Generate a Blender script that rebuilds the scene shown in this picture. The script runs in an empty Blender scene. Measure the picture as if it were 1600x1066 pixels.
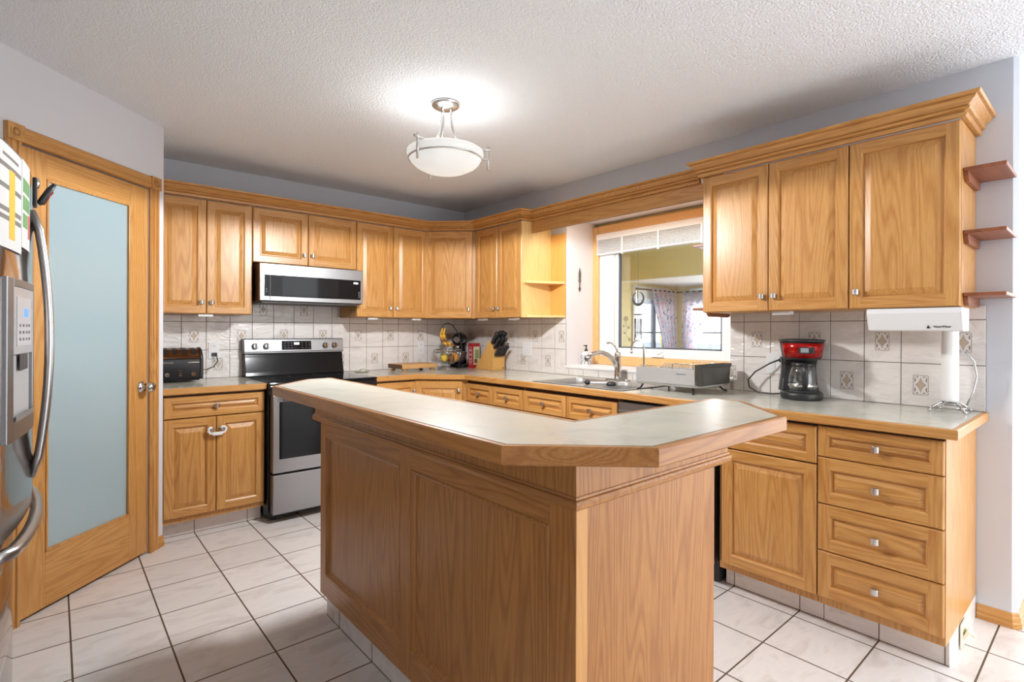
import bpy, bmesh, math, random
from mathutils import Matrix, Vector
random.seed(7)
R = math.radians
scene = bpy.context.scene
COL = scene.collection

# ------------------------------------------------------------------ camera
YAW, ROLL, FPX, SY = 49.18, 0.197, 827.3, -16.6
yw, ro = R(YAW), R(ROLL)
fw = Vector((math.cos(yw), math.sin(yw), 0)); rt = Vector((math.sin(yw), -math.cos(yw), 0)); up = Vector((0, 0, 1))
rt2 = rt*math.cos(ro) + up*math.sin(ro); up2 = -rt*math.sin(ro) + up*math.cos(ro)
cam_data = bpy.data.cameras.new('camera'); cam = bpy.data.objects.new('camera', cam_data); COL.objects.link(cam)
M = Matrix((rt2, up2, -fw)).transposed().to_4x4(); M.translation = Vector((-3.108, -4.340, 1.2675))
cam.matrix_world = M
cam_data.sensor_width = 36; cam_data.lens = FPX/1600*36; cam_data.shift_y = SY/1600; cam_data.clip_start = .02
scene.camera = cam

# ------------------------------------------------------------------ world, daylight, exposure
world = bpy.data.worlds.new('world'); scene.world = world; world.use_nodes = True
bg = world.node_tree.nodes['Background']; bg.inputs[0].default_value = (.97, .985, 1.0, 1); bg.inputs[1].default_value = 1.55

def area_light(name, loc, rot, sx, sy, power, color=(1, 1, 1)):
    d = bpy.data.lights.new(name, 'AREA'); d.shape = 'RECTANGLE'; d.size = sx; d.size_y = sy; d.energy = power; d.color = color
    o = bpy.data.objects.new(name, d); COL.objects.link(o); o.location = loc; o.rotation_euler = rot
    return o
# area light standing in for daylight outside the sunroom glazing
area_light('daylight_sunroom', (4.3, -1.9, 1.5), (R(90), 0, R(90)), 3.4, 1.6, 130, (.95, .98, 1))
scene.view_settings.view_transform = 'Standard'; scene.view_settings.look = 'None'
scene.view_settings.exposure = 1.34; scene.view_settings.gamma = 1; scene.view_settings.use_curve_mapping = False
scene.cycles.use_denoising = True
scene.cycles.max_bounces = 8; scene.cycles.diffuse_bounces = 5; scene.cycles.glossy_bounces = 4
scene.cycles.transmission_bounces = 6; scene.cycles.transparent_max_bounces = 12
scene.cycles.caustics_reflective = False; scene.cycles.caustics_refractive = False
scene.cycles.sample_clamp_indirect = 4

# ------------------------------------------------------------------ materials
def srgb(r, g, b):
    f = lambda c: (c/255/12.92) if c/255 <= .04045 else ((c/255+.055)/1.055)**2.4
    return (f(r), f(g), f(b), 1)
class NT:
    def __init__(s, name):
        s.m = bpy.data.materials.new(name); s.m.use_nodes = True; s.t = s.m.node_tree; s.p = s.t.nodes['Principled BSDF']
    def n(s, typ, **kw):
        x = s.t.nodes.new(typ)
        for k, v in kw.items():
            if k.startswith('i_'):
                key = k[2:]; key = int(key) if key.isdigit() else key.replace('_', ' ')
                x.inputs[key].default_value = v
            else: setattr(x, k, v)
        return x
    def l(s, a, b): s.t.links.new(a, b)
    def math(s, op, a, b=None):
        x = s.n('ShaderNodeMath', operation=op)
        for i, v in enumerate((a, b)):
            if v is None: continue
            if isinstance(v, (int, float)): x.inputs[i].default_value = v
            else: s.l(v, x.inputs[i])
        return x.outputs[0]
    def set(s, **kw):
        for k, v in kw.items(): s.p.inputs[k.replace('_', ' ')].default_value = v
def ramp(t, stops):
    r = t.n('ShaderNodeValToRGB'); e = r.color_ramp.elements
    while len(e) < len(stops): e.new(.5)
    for el, (p, c) in zip(e, stops): el.position = p; el.color = c
    return r
def plain(name, col, rough=.5, metal=0, spec=.5, **kw):
    t = NT(name); t.set(Base_Color=col, Roughness=rough, Metallic=metal, Specular_IOR_Level=spec)
    for k, v in kw.items(): t.p.inputs[k.replace('_', ' ')].default_value = v
    return t.m
def oak(name, axis, light=(212, 162, 97), dark=(175, 118, 57), rough=.32, scale=8.0, contrast=1.0):
    t = NT(name); tc = t.n('ShaderNodeTexCoord'); oi = t.n('ShaderNodeObjectInfo')
    add = t.n('ShaderNodeVectorMath', operation='ADD'); t.l(tc.outputs['Object'], add.inputs[0])
    sc = t.n('ShaderNodeVectorMath', operation='SCALE', i_0=(7.1, 3.7, 5.3)); t.l(oi.outputs['Random'], sc.inputs['Scale']); t.l(sc.outputs[0], add.inputs[1])
    mp = t.n('ShaderNodeMapping'); s = [1, 1, 1]; s['XYZ'.index(axis)] = .075; mp.inputs['Scale'].default_value = s
    t.l(add.outputs[0], mp.inputs['Vector'])
    n1 = t.n('ShaderNodeTexNoise', i_Scale=scale, i_Detail=1.2, i_Roughness=.45, i_Distortion=.25); t.l(mp.outputs[0], n1.inputs['Vector'])
    w = t.math('SINE', t.math('MULTIPLY', n1.outputs['Fac'], 130.0))
    w = t.math('POWER', t.math('ADD', t.math('MULTIPLY', w, .5), .5), 2.2)
    n2 = t.n('ShaderNodeTexNoise', i_Scale=170., i_Detail=2., i_Roughness=.6); t.l(mp.outputs[0], n2.inputs['Vector'])
    n3 = t.n('ShaderNodeTexNoise', i_Scale=5., i_Detail=1.); t.l(mp.outputs[0], n3.inputs['Vector'])
    v = t.math('ADD', t.math('MULTIPLY', w, .33*contrast), t.math('ADD', t.math('MULTIPLY', n2.outputs['Fac'], .62*contrast), t.math('MULTIPLY', n3.outputs['Fac'], .30)))
    r = ramp(t, [(.22, srgb(*light)), (.52, srgb(*[(a*.55+b*.45) for a, b in zip(light, dark)])), (.95, srgb(*dark))]); t.l(v, r.inputs[0])
    t.l(r.outputs[0], t.p.inputs['Base Color'])
    b = t.n('ShaderNodeBump', i_Strength=.12, i_Distance=.002); t.l(n2.outputs['Fac'], b.inputs['Height']); t.l(b.outputs[0], t.p.inputs['Normal'])
    t.set(Roughness=rough, Specular_IOR_Level=.5)
    return t.m
OV = oak('oak_grain_vertical', 'Z'); OH = oak('oak_grain_across', 'X'); OY = oak('oak_grain_deep', 'Y')
OI_V = oak('island_oak_vertical', 'Z', (197, 140, 77), (154, 97, 46), .3); OI_X = oak('island_oak_across', 'X', (197, 140, 77), (154, 97, 46), .3); OI_Y = oak('island_oak_along', 'Y', (197, 140, 77), (154, 97, 46), .3)
OS = oak('red_oak_shelf', 'X', (156, 94, 58), (122, 70, 42), .4)
OPALE = oak('pale_oak_inside', 'Z', (240, 205, 140), (222, 176, 108), .4, contrast=.6)
OCAS_V = oak('pale_oak_casing_vertical', 'Z', (232, 190, 132), (208, 158, 96), .4, contrast=.6); OCAS_X = oak('pale_oak_casing_across', 'X', (232, 190, 132), (208, 158, 96), .4, contrast=.6)
GAPSHADE = plain('painted_gap_shade', srgb(58, 34, 18), .7)  # dark sheet behind the fronts, painting in the shade of their gaps
NICKEL = plain('brushed_nickel', (.62, .61, .59, 1), .28, 1)
CHROME = plain('chrome', (.62, .62, .62, 1), .08, 1)
def steel(name, col=(.31, .31, .315, 1), rough=.36, axis=0, stretch=.02):
    t = NT(name); tc = t.n('ShaderNodeTexCoord'); mp = t.n('ShaderNodeMapping'); s = [1., 1., 1.]; s[axis] = stretch; mp.inputs['Scale'].default_value = s
    t.l(tc.outputs['Object'], mp.inputs[0]); n = t.n('ShaderNodeTexNoise', i_Scale=260., i_Detail=2.); t.l(mp.outputs[0], n.inputs[0])
    mr = t.n('ShaderNodeMapRange', i_To_Min=rough-.06, i_To_Max=rough+.08); t.l(n.outputs['Fac'], mr.inputs[0]); t.l(mr.outputs[0], t.p.inputs['Roughness'])
    t.set(Base_Color=col, Metallic=1)
    return t.m
STEEL = steel('brushed_stainless'); STEEL_SINK = plain('sink_stainless', (.60, .59, .57, 1), .33, .85); SATIN = plain('satin_handle', (.52, .52, .52, 1), .3, 1); RACKST = plain('rack_steel', (.56, .56, .56, 1), .42, .6)
FRIDGE_STEEL = plain('polished_stainless_door', (.50, .44, .40, 1), .09, 1)
BLACK = plain('gloss_black_enamel', (.012, .012, .013, 1), .14, 0, .3)
BLACKGLASS = plain('black_glass', (.008, .008, .009, 1), .06, 0, .18)
BLACKPL = plain('black_plastic', (.022, .022, .024, 1), .38)
DARKPL = plain('charcoal_plastic', (.055, .055, .055, 1), .45)
WHITEPL = plain('white_plastic', (.80, .80, .80, 1), .35)
CREAM = plain('cream_plastic', srgb(232, 228, 205), .45)
WHITETRIM = plain('white_vinyl', (.84, .84, .83, 1), .4)
def wall_paint(name, col, bump=.06, scale=180):
    t = NT(name); tc = t.n('ShaderNodeTexCoord'); n = t.n('ShaderNodeTexNoise', i_Scale=float(scale), i_Detail=3.); t.l(tc.outputs['Object'], n.inputs[0])
    b = t.n('ShaderNodeBump', i_Strength=bump, i_Distance=.004); t.l(n.outputs['Fac'], b.inputs['Height']); t.l(b.outputs[0], t.p.inputs['Normal'])
    t.set(Base_Color=col, Roughness=.6, Specular_IOR_Level=.3); return t.m
WALL = wall_paint('blue_grey_wall_paint', srgb(204, 207, 213)); WALLW = wall_paint('white_recess_paint', srgb(236, 232, 232)); WALLP = wall_paint('pale_grey_wall_paint', srgb(214, 214, 218))
YELLOW = wall_paint('yellow_wall_paint', srgb(226, 212, 164)); CEILW = wall_paint('white_soffit_paint', srgb(235, 235, 238))
def popcorn():
    t = NT('textured_white_ceiling'); tc = t.n('ShaderNodeTexCoord')
    v = t.n('ShaderNodeTexVoronoi', i_Scale=120.); n = t.n('ShaderNodeTexNoise', i_Scale=90., i_Detail=4., i_Roughness=.65)
    t.l(tc.outputs['Object'], v.inputs['Vector']); t.l(tc.outputs['Object'], n.inputs['Vector'])
    h = t.math('SUBTRACT', n.outputs['Fac'], t.math('MULTIPLY', v.outputs['Distance'], .6))
    b = t.n('ShaderNodeBump', i_Strength=.6, i_Distance=.010); t.l(h, b.inputs['Height']); t.l(b.outputs[0], t.p.inputs['Normal'])
    t.set(Base_Color=srgb(243, 246, 250), Roughness=.9, Specular_IOR_Level=.1); return t.m
CEIL = popcorn()
def marble(t, c1, c2, c3, scale=9, coord='Object'):
    tc = t.n('ShaderNodeTexCoord'); n = t.n('ShaderNodeTexNoise', i_Scale=float(scale), i_Detail=5., i_Roughness=.6, i_Distortion=.8); mp = t.n('ShaderNodeMapping')
    mp.inputs['Scale'].default_value = (.6, 1.5, 1); mp.inputs['Rotation'].default_value = (0, .3, .5); t.l(tc.outputs[coord], mp.inputs[0]); t.l(mp.outputs[0], n.inputs['Vector'])
    r = ramp(t, [(.30, c1), (.5, c2), (.72, c3)]); t.l(n.outputs['Fac'], r.inputs[0]); return tc, r
TF, FX, FY = .3049, -3.0555, -1.2439
def floor_mat():
    t = NT('white_floor_tile'); tc, r = marble(t, srgb(206, 199, 195), srgb(228, 223, 220), srgb(219, 215, 213), 7)
    mp = t.n('ShaderNodeMapping'); mp.inputs['Location'].default_value = (-FX+TF*40, -FY+TF*40, 0); t.l(tc.outputs['Object'], mp.inputs[0])
    br = t.n('ShaderNodeTexBrick', offset=0., squash=1.); br.inputs['Scale'].default_value = 1; br.inputs['Mortar Size'].default_value = .0034; br.inputs['Mortar Smooth'].default_value = .15
    br.inputs['Brick Width'].default_value = TF; br.inputs['Row Height'].default_value = TF
    br.inputs['Color1'].default_value = (1, 1, 1, 1); br.inputs['Color2'].default_value = (.93, .93, .93, 1); br.inputs['Bias'].default_value = 0
    t.l(mp.outputs[0], br.inputs['Vector'])
    mul = t.n('ShaderNodeMix', data_type='RGBA', blend_type='MULTIPLY'); mul.inputs[0].default_value = 1; t.l(r.outputs[0], mul.inputs[6]); t.l(br.outputs['Color'], mul.inputs[7])
    mx = t.n('ShaderNodeMix', data_type='RGBA'); t.l(br.outputs['Fac'], mx.inputs[0]); t.l(mul.outputs[2], mx.inputs[6]); mx.inputs[7].default_value = srgb(88, 70, 52)
    t.l(mx.outputs[2], t.p.inputs['Base Color'])
    rr = t.n('ShaderNodeMapRange', i_To_Min=.28, i_To_Max=.8); t.l(br.outputs['Fac'], rr.inputs[0]); t.l(rr.outputs[0], t.p.inputs['Roughness'])
    b = t.n('ShaderNodeBump', i_Strength=.5, i_Distance=.002, invert=True); t.l(br.outputs['Fac'], b.inputs['Height']); t.l(b.outputs[0], t.p.inputs['Normal'])
    return t.m
FLOOR = floor_mat()
def tile_mat(name, a, b_, c, bump, rough):
    t = NT(name); tc, r = marble(t, a, b_, c, 8); t.l(r.outputs[0], t.p.inputs['Base Color'])
    n = t.n('ShaderNodeTexNoise', i_Scale=22., i_Detail=2., i_Distortion=1.2); mp = t.n('ShaderNodeMapping'); mp.inputs['Scale'].default_value = (.55, 1, 1.4); mp.inputs['Rotation'].default_value = (0, R(35), 0)
    t.l(tc.outputs['Object'], mp.inputs[0]); t.l(mp.outputs[0], n.inputs['Vector'])
    b = t.n('ShaderNodeBump', i_Strength=bump, i_Distance=.006); t.l(n.outputs['Fac'], b.inputs['Height']); t.l(b.outputs[0], t.p.inputs['Normal'])
    t.set(Roughness=rough); return t.m
TILE = tile_mat('glazed_wall_tile', srgb(214, 207, 202), srgb(232, 226, 221), srgb(224, 218, 213), .85, .11)
TOE = tile_mat('toe_kick_tile', srgb(205, 196, 188), srgb(228, 221, 215), srgb(216, 208, 202), .03, .3)
GROUT = plain('brown_grey_grout', srgb(92, 80, 70), .9); GROUTF = plain('brown_floor_grout', srgb(98, 80, 62), .9)
DECO = plain('tile_motif_outline', srgb(126, 114, 102), .4); DECO2 = plain('tile_motif_tan', srgb(192, 172, 152), .35)
def laminate(rough, nm='mottled_grey_laminate'):
    t = NT(nm); tc = t.n('ShaderNodeTexCoord'); n = t.n('ShaderNodeTexNoise', i_Scale=7., i_Detail=6., i_Roughness=.62, i_Distortion=.6); t.l(tc.outputs['Object'], n.inputs['Vector'])
    r = ramp(t, [(.30, srgb(178, 178, 164)), (.48, srgb(196, 195, 183)), (.60, srgb(204, 200, 186)), (.75, srgb(186, 178, 160))]); t.l(n.outputs['Fac'], r.inputs[0]); t.l(r.outputs[0], t.p.inputs['Base Color'])
    t.set(Roughness=rough, Specular_IOR_Level=.45); return t.m
LAM = laminate(.15); LAMBAR = laminate(.29, 'mottled_bar_laminate'); SEAM = plain('dark_seam', srgb(46, 36, 28), .8, 0, .1)
FROST = plain('frosted_blue_glass', srgb(160, 180, 186), .13, 0, .6)
def pane_mat(name='clear_window_glass', fac=.06):
    t = NT(name); tr = t.n('ShaderNodeBsdfTransparent'); tr.inputs[0].default_value = (.97, .98, .98, 1); gl = t.n('ShaderNodeBsdfGlossy'); gl.inputs['Roughness'].default_value = .02
    lw = t.n('ShaderNodeLayerWeight', i_Blend=.15); mr = t.n('ShaderNodeMapRange', i_To_Min=fac, i_To_Max=.5); t.l(lw.outputs['Fresnel'], mr.inputs[0])
    mx = t.n('ShaderNodeMixShader'); t.l(mr.outputs[0], mx.inputs[0]); t.l(tr.outputs[0], mx.inputs[1]); t.l(gl.outputs[0], mx.inputs[2])
    t.l(mx.outputs[0], t.t.nodes['Material Output'].inputs['Surface']); return t.m
PANE = pane_mat()
CARAFE = pane_mat('carafe_glass', .12)
def emis(name, col, s, base=(0, 0, 0, 1)):
    t = NT(name); t.set(Base_Color=base, Emission_Color=col, Emission_Strength=s, Roughness=.3); return t.m
BOWL = emis('lit_frosted_bowl', (1, .98, .94, 1), .20, (.5, .5, .49, 1)); BLUEDISP = emis('blue_display', (.12, .35, 1, 1), .55); WHITEDISP = emis('white_display', (.8, .9, 1, 1), 1.6)
PAPER = plain('white_paper', (.62, .62, .61, 1), .8); REDG = plain('red_gloss', srgb(150, 18, 16), .2); REDM = plain('red_card', srgb(165, 28, 30), .45)
YEL = plain('yellow_print', srgb(226, 178, 60), .7); GRN = plain('green_print', srgb(96, 150, 84), .7); REDP = plain('red_print', srgb(205, 88, 72), .7); GREYP = plain('grey_print', srgb(118, 112, 108), .7)
BAMBOO = oak('light_wood_block', 'Z', (222, 172, 98), (196, 140, 70), .4, contrast=.6); BOARD = oak('cutting_board_maple', 'X', (214, 168, 110), (186, 134, 80), .5, contrast=.6); END_SHADE = plain('shaded_end_grain', srgb(96, 62, 38), .5)
IRON = plain('aged_iron', srgb(96, 86, 74), .5, .7)

# ------------------------------------------------------------------ mesh helpers
class B:
    def __init__(s): s.bm = bmesh.new(); s.T = Matrix.Identity(4)
    def v(s, p): return s.bm.verts.new(s.T @ Vector(p))
    def f(s, vs, m=0, smooth=False):
        try: fc = s.bm.faces.new(vs)
        except ValueError: return None
        fc.material_index = m; fc.smooth = smooth; return fc
    def poly(s, pts, m=0): return s.f([s.v(p) for p in pts], m)
    def box(s, x0, x1, y0, y1, z0, z1, m=0):
        if x0 > x1: x0, x1 = x1, x0
        if y0 > y1: y0, y1 = y1, y0
        if z0 > z1: z0, z1 = z1, z0
        a = [s.v(p) for p in [(x0,y0,z0),(x1,y0,z0),(x1,y1,z0),(x0,y1,z0),(x0,y0,z1),(x1,y0,z1),(x1,y1,z1),(x0,y1,z1)]]
        for q in [(3,2,1,0),(4,5,6,7),(0,1,5,4),(1,2,6,5),(2,3,7,6),(3,0,4,7)]: s.f([a[i] for i in q], m)
    def prism(s, pts, z0, z1, m=0, mtop=None):
        a = [s.v((x, y, z0)) for x, y in pts]; b = [s.v((x, y, z1)) for x, y in pts]; n = len(pts)
        s.f(a[::-1], m); s.f(b, m if mtop is None else mtop)
        for i in range(n): s.f([a[i], a[(i+1) % n], b[(i+1) % n], b[i]], m)
    def xprism(s, pts, x0, x1, m=0):          # polygon in (y,z) extruded along x
        a = [s.v((x0, y, z)) for y, z in pts]; b = [s.v((x1, y, z)) for y, z in pts]; n = len(pts)
        s.f(a[::-1], m); s.f(b, m)
        for i in range(n): s.f([a[i], a[(i+1) % n], b[(i+1) % n], b[i]], m)
    def yprism(s, pts, y0, y1, m=0):
        a = [s.v((x, y0, z)) for x, z in pts]; b = [s.v((x, y1, z)) for x, z in pts]; n = len(pts)
        s.f(a, m); s.f(b[::-1], m)
        for i in range(n): s.f([a[i], b[i], b[(i+1) % n], a[(i+1) % n]], m)
    def loops(s, loops, m=0, cap0=True, cap1=True, closed=True, smooth=False, ms=None):
        L = [[s.v(p) for p in l] for l in loops]; n = len(L[0])
        for k in range(len(L)-1):
            for i in range(n if closed else n-1):
                s.f([L[k][i], L[k][(i+1) % n], L[k+1][(i+1) % n], L[k+1][i]], (ms[k] if ms else m), smooth)
        if cap0: s.f(L[0][::-1], ms[0] if ms else m)
        if cap1: s.f(L[-1], ms[-1] if ms else m)
    def lathe(s, prof, c=(0, 0, 0), n=24, m=0, smooth=True, cap0=True, cap1=True):
        L = [[(c[0]+r*math.cos(2*math.pi*i/n), c[1]+r*math.sin(2*math.pi*i/n), c[2]+z) for i in range(n)] for r, z in prof]
        s.loops(L, m, cap0, cap1, True, smooth)
    def tube(s, pts, r, n=8, m=0, closed=False, smooth=True, flat=1.0):
        P = [Vector(p) for p in pts]; k = len(P); rr = r if isinstance(r, (list, tuple)) else [r]*k
        prev = None; L = []
        for i in range(k):
            if closed: d = P[(i+1) % k]-P[i-1]
            else: d = P[min(i+1, k-1)]-P[max(i-1, 0)]
            d.normalize()
            a = prev if prev is not None else (Vector((0, 0, 1)) if abs(d.z) < .9 else Vector((1, 0, 0)))
            u = (a-d*a.dot(d)); u.normalize(); w = d.cross(u); prev = u
            L.append([P[i]+u*rr[i]*math.cos(2*math.pi*j/n)+w*rr[i]*flat*math.sin(2*math.pi*j/n) for j in range(n)])
        if closed: L.append(L[0])
        s.loops(L, m, not closed, not closed, True, smooth)
    def ball(s, c, r, m=0, n=14, k=8):
        rx, ry, rz = r if isinstance(r, (list, tuple)) else (r, r, r)
        L = []
        for i in range(1, k):
            t = math.pi*i/k-math.pi/2
            L.append([(c[0]+rx*math.cos(t)*math.cos(2*math.pi*j/n), c[1]+ry*math.cos(t)*math.sin(2*math.pi*j/n), c[2]+rz*math.sin(t)) for j in range(n)])
        s.loops(L, m, True, True, True, True)
    def sweep(s, prof, path, m=0, side=1, ms=None):     # prof: (out, z); path: (x, y) open, mitred
        P = [Vector(p) for p in path]; n = len(P); L = []
        for i in range(n):
            ds = []
            if i > 0: ds.append((P[i]-P[i-1]).normalized())
            if i < n-1: ds.append((P[i+1]-P[i]).normalized())
            ns = [Vector((d.y, -d.x))*side for d in ds]
            if len(ns) == 2: q = ns[0]+ns[1]; q = q/(q.dot(ns[0]))
            else: q = ns[0]
            L.append([(P[i].x+q.x*o, P[i].y+q.y*o, z) for o, z in prof])
        for i in range(n-1): s.loops([L[i], L[i+1]], m if ms is None else ms[i], i == 0, i == n-2)
def rrect(cx, cy, w, h, r, n=4):
    pts = []
    for (sx, sy, a0) in ((1, 1, 0), (-1, 1, 90), (-1, -1, 180), (1, -1, 270)):
        for i in range(n+1):
            a = R(a0+90*i/n); pts.append((cx+sx*(w/2-r)+r*math.cos(a), cy+sy*(h/2-r)+r*math.sin(a)))
    return pts
def build(name, b, mats, parent=None, loc=(0, 0, 0), rz=0, bevel=0, seg=2, kind=None, label=None, cat=None, group=None, rot=None):
    bmesh.ops.recalc_face_normals(b.bm, faces=b.bm.faces)
    me = bpy.data.meshes.new(name); b.bm.to_mesh(me); b.bm.free()
    for m in (mats if isinstance(mats, (list, tuple)) else [mats]): me.materials.append(m)
    o = bpy.data.objects.new(name, me); COL.objects.link(o); o.location = loc; o.rotation_euler = rot if rot else (0, 0, rz)
    if parent: o.parent = parent
    if bevel:
        md = o.modifiers.new('bevel', 'BEVEL'); md.width = bevel; md.segments = seg; md.limit_method = 'ANGLE'; md.angle_limit = R(40)
    tag(o, label, cat, group, kind)
    return o
def tag(o, label=None, cat=None, group=None, kind=None):
    if label: o['label'] = label
    if cat: o['category'] = cat
    if group: o['group'] = group
    if kind: o['kind'] = kind
def thing(name, label, cat, loc=(0, 0, 0), rz=0, group=None, kind=None):
    o = bpy.data.objects.new(name, None); COL.objects.link(o); o.location = loc; o.rotation_euler = (0, 0, rz); o.empty_display_size = .1
    tag(o, label, cat, group, kind); return o
def copy_tree(o, parent=None):
    c = o.copy(); COL.objects.link(c)
    if parent: c.parent = parent
    for ch in list(o.children): copy_tree(ch, c)
    return c
def text_mesh(name, body, size, mat, parent, loc, rot, label=None, ext=.0006):
    cu = bpy.data.curves.new(name, 'FONT'); cu.body = body; cu.size = size; cu.extrude = ext; cu.align_x = 'CENTER'; cu.align_y = 'CENTER'
    t = bpy.data.objects.new(name, cu); COL.objects.link(t)
    dg = bpy.context.evaluated_depsgraph_get(); me = bpy.data.meshes.new_from_object(t.evaluated_get(dg))
    bpy.data.objects.remove(t); bpy.data.curves.remove(cu)
    o = bpy.data.objects.new(name, me); COL.objects.link(o); me.materials.clear(); me.materials.append(mat); o.location = loc; o.rotation_euler = rot; o.parent = parent
    if label: o['label'] = label
    return o
def attach(o, t):      # parent a mesh modelled in room coordinates to a thing already placed
    m = Matrix.Translation(t.location) @ t.rotation_euler.to_matrix().to_4x4(); o.parent = t; o.matrix_parent_inverse = m.inverted(); return o
def simple(name, boxes, mat, **kw):
    b = B()
    for q in boxes: b.box(*q)
    return build(name, b, mat, **kw)
S = 'structure'

# ------------------------------------------------------------------ the setting
H = 2.449; YJ = -1.408; YK = -2.80; XB = .337; ZS = .988; ZR = 2.165
simple('floor', [(-4.2, 3.6, -6.4, .3, -.1, 0)], FLOOR, kind=S)
simple('ceiling', [(-4.2, 3.6, -5.9, -4.02, H, H+.1), (-4.2, .45, -4.02, .3, H, H+.1)], CEIL, kind=S)
simple('wall_back', [(-2.63, 0, 0, .12, 0, H)], WALL, kind=S)
b = B()   # window wall with its recess
b.box(0, .40, 0, YJ, 0, H); b.prism([(0, YK), (0, -4.025), (.018, -4.043), (.40, -4.043), (.40, YK)], 0, H); b.box(0, .40, YJ, YK, 0, ZS-.02); b.box(0, .40, YJ, YK, ZR, H)
build('wall_right', b, WALL, kind=S)
b = B()
t_ = .004
b.box(0.0005, XB, YJ-t_, YJ-.0003, ZS, ZR); b.box(.0005, XB, YK+.0003, YK+t_, ZS, ZR); b.box(.0005, XB, YJ, YK, ZR-t_, ZR-.0003)
build('trim_1', b, WALLW, kind=S)
b = B(); b.box(-.012, XB+.02, YJ+.012, YK, ZS-.020, ZS)
build('trim_2', b, WALLW, kind=S, bevel=.004)
# return wall past the cabinets, and the far dining-room walls
simple('wall_return', [(.40, 3.6, -3.95, -4.043, 0, H)], WALLP, kind=S)
simple('wall_left', [(-4.2, -4.1, -5.9, -1.35, 0, H)], WALLP, kind=S)
# angled pantry wall, local x runs along the wall
PW = thing('wall_pantry', None, None, (-2.717, -.745, 0), R(45), kind=S)
b = B(); b.box(.012, .127, 0, .10, 0, H); b.box(-.84, -.715, 0, .10, 0, H); b.box(-.715, .012, 0, .10, 2.063, H)
build('wall_face', b, WALLP, PW)
simple('rear_light_block', [(-4.2, -1.9, -6.0, -5.9, 0, H)], WALLP, kind=S)  # unseen wall added to keep rear light off the island's left face
simple('wall_stub', [(-2.727, -2.627, -.655, 0, 0, H)], WALLP, kind=S)
simple('wall_alcove', [(-4.1, -3.31, -1.345, -1.24, 0, H)], WALLP, kind=S)
simple('wall_closet', [(-4.1, -2.6, .05, .12, 0, H), (-4.2, -4.1, -1.35, .12, 0, H)], WALLP, kind=S)  # unseen side wall added to stop light leaking under the pantry door
# baseboards: right of the cabinets and by the pantry
BBP = [(0, 0), (.014, 0), (.014, .022), (.010, .028), (.010, .044), (.006, .050), (.005, .058), (.002, .063), (0, .063)]
b = B(); b.sweep(BBP, [(0, -3.912), (0, -4.025), (.018, -4.043), (.6, -4.043)], side=1)
build('baseboard_right', b, OY, kind=S)
b = B(); b.sweep(BBP, [(.080, 0), (.127, 0)], side=1); b.T = Matrix.Identity(4)
o = build('baseboard_left', b, OH, kind=S, loc=(-2.717, -.745, 0), rz=R(45))
# pantry door with casing
D1 = thing('door_1', 'oak pantry door with a tall frosted glass panel, in the angled wall', None, (-2.717, -.745, 0), R(45), kind=S)
b = B(); x0, x1, z0, z1 = -.710, .007, .015, 2.056; g0, g1, h0, h1 = -.594, -.118, .262, 1.940
b.box(x0, g0, 0, .035, z0, z1, 0); b.box(g1, x1, 0, .035, z0, z1, 0); b.box(g0, g1, 0, .035, z0, h0, 1); b.box(g0, g1, 0, .035, h1, z1, 1)
build('door_leaf', b, [OV, OH], D1, bevel=.0015)
b = B()
for (a, c, d, e) in ((g0, g0+.010, h0, h1), (g1-.010, g1, h0, h1)): b.box(a, c, -.004, .02, d, e, 0)
for (d, e) in ((h0, h0+.010), (h1-.010, h1)): b.box(g0, g1, -.004, .02, d, e, 0)
build('glazing_bead', b, OV, D1, bevel=.002)
b = B(); b.box(g0+.006, g1-.006, .010, .016, h0+.006, h1-.006); build('frosted_pane', b, FROST, D1, label='frosted blue grey glass')
b = B(); b.T = Matrix.Translation((-.034, 0, .945)) @ Matrix.Rotation(R(90), 4, 'X')
b.lathe([(.032, 0), (.032, .004), (.028, .009), (.013, .012), (.011, .030), (.016, .036), (.027, .046), (.029, .056), (.024, .066), (.012, .071)], n=28)
build('door_knob', b, CHROME, D1, label='polished chrome knob')
def casing(b, x0, x1, z0, z1):   # fluted board, flutes along z
    w = x1-x0; prof = [(0, 0), (0, -.012), (.004, -.017), (.010, -.017), (.013, -.012), (.020, -.012), (.023, -.017), (.034, -.017), (.037, -.012)]
    pts = []; n = 5
    xs = [0, .006, .010, .018, .022, .030, .034, .044, .048, .056, .062, .068]; ys = [-.010, -.018, -.018, -.012, -.018, -.018, -.012, -.012, -.018, -.018, -.016, -.010]
    q = [(x0+x/.068*w, y) for x, y in zip(xs, ys)]
    b.prism([(x0, 0)]+q+[(x1, 0)], z0, z1)
b = B(); casing(b, .013, .081, 0, 2.063); build('casing_side', b, OV, D1)
b = B(); casing(b, -.784, -.716, 0, 2.063); build('casing_side', b, OV, D1)
b = B(); b.xprism([(0, 2.063), (-.012, 2.063), (-.019, 2.069), (-.019, 2.082), (-.015, 2.090), (-.019, 2.098), (-.019, 2.120), (-.012, 2.130), (0, 2.130)], -.716, .013); build('casing_head', b, OH, D1)
for xa in (.012, -.785):
    b = B(); b.box(xa, xa+.070, -.024, 0, 2.062, 2.132); b.T = Matrix.Translation((xa+.035, -.024, 2.097)) @ Matrix.Rotation(R(90), 4, 'X')
    b.lathe([(.026, 0), (.026, .003), (.020, .003), (.018, -.001), (.010, -.001), (.008, .003), (.001, .004)], n=20); build('corner_block', b, OV, D1)

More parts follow.
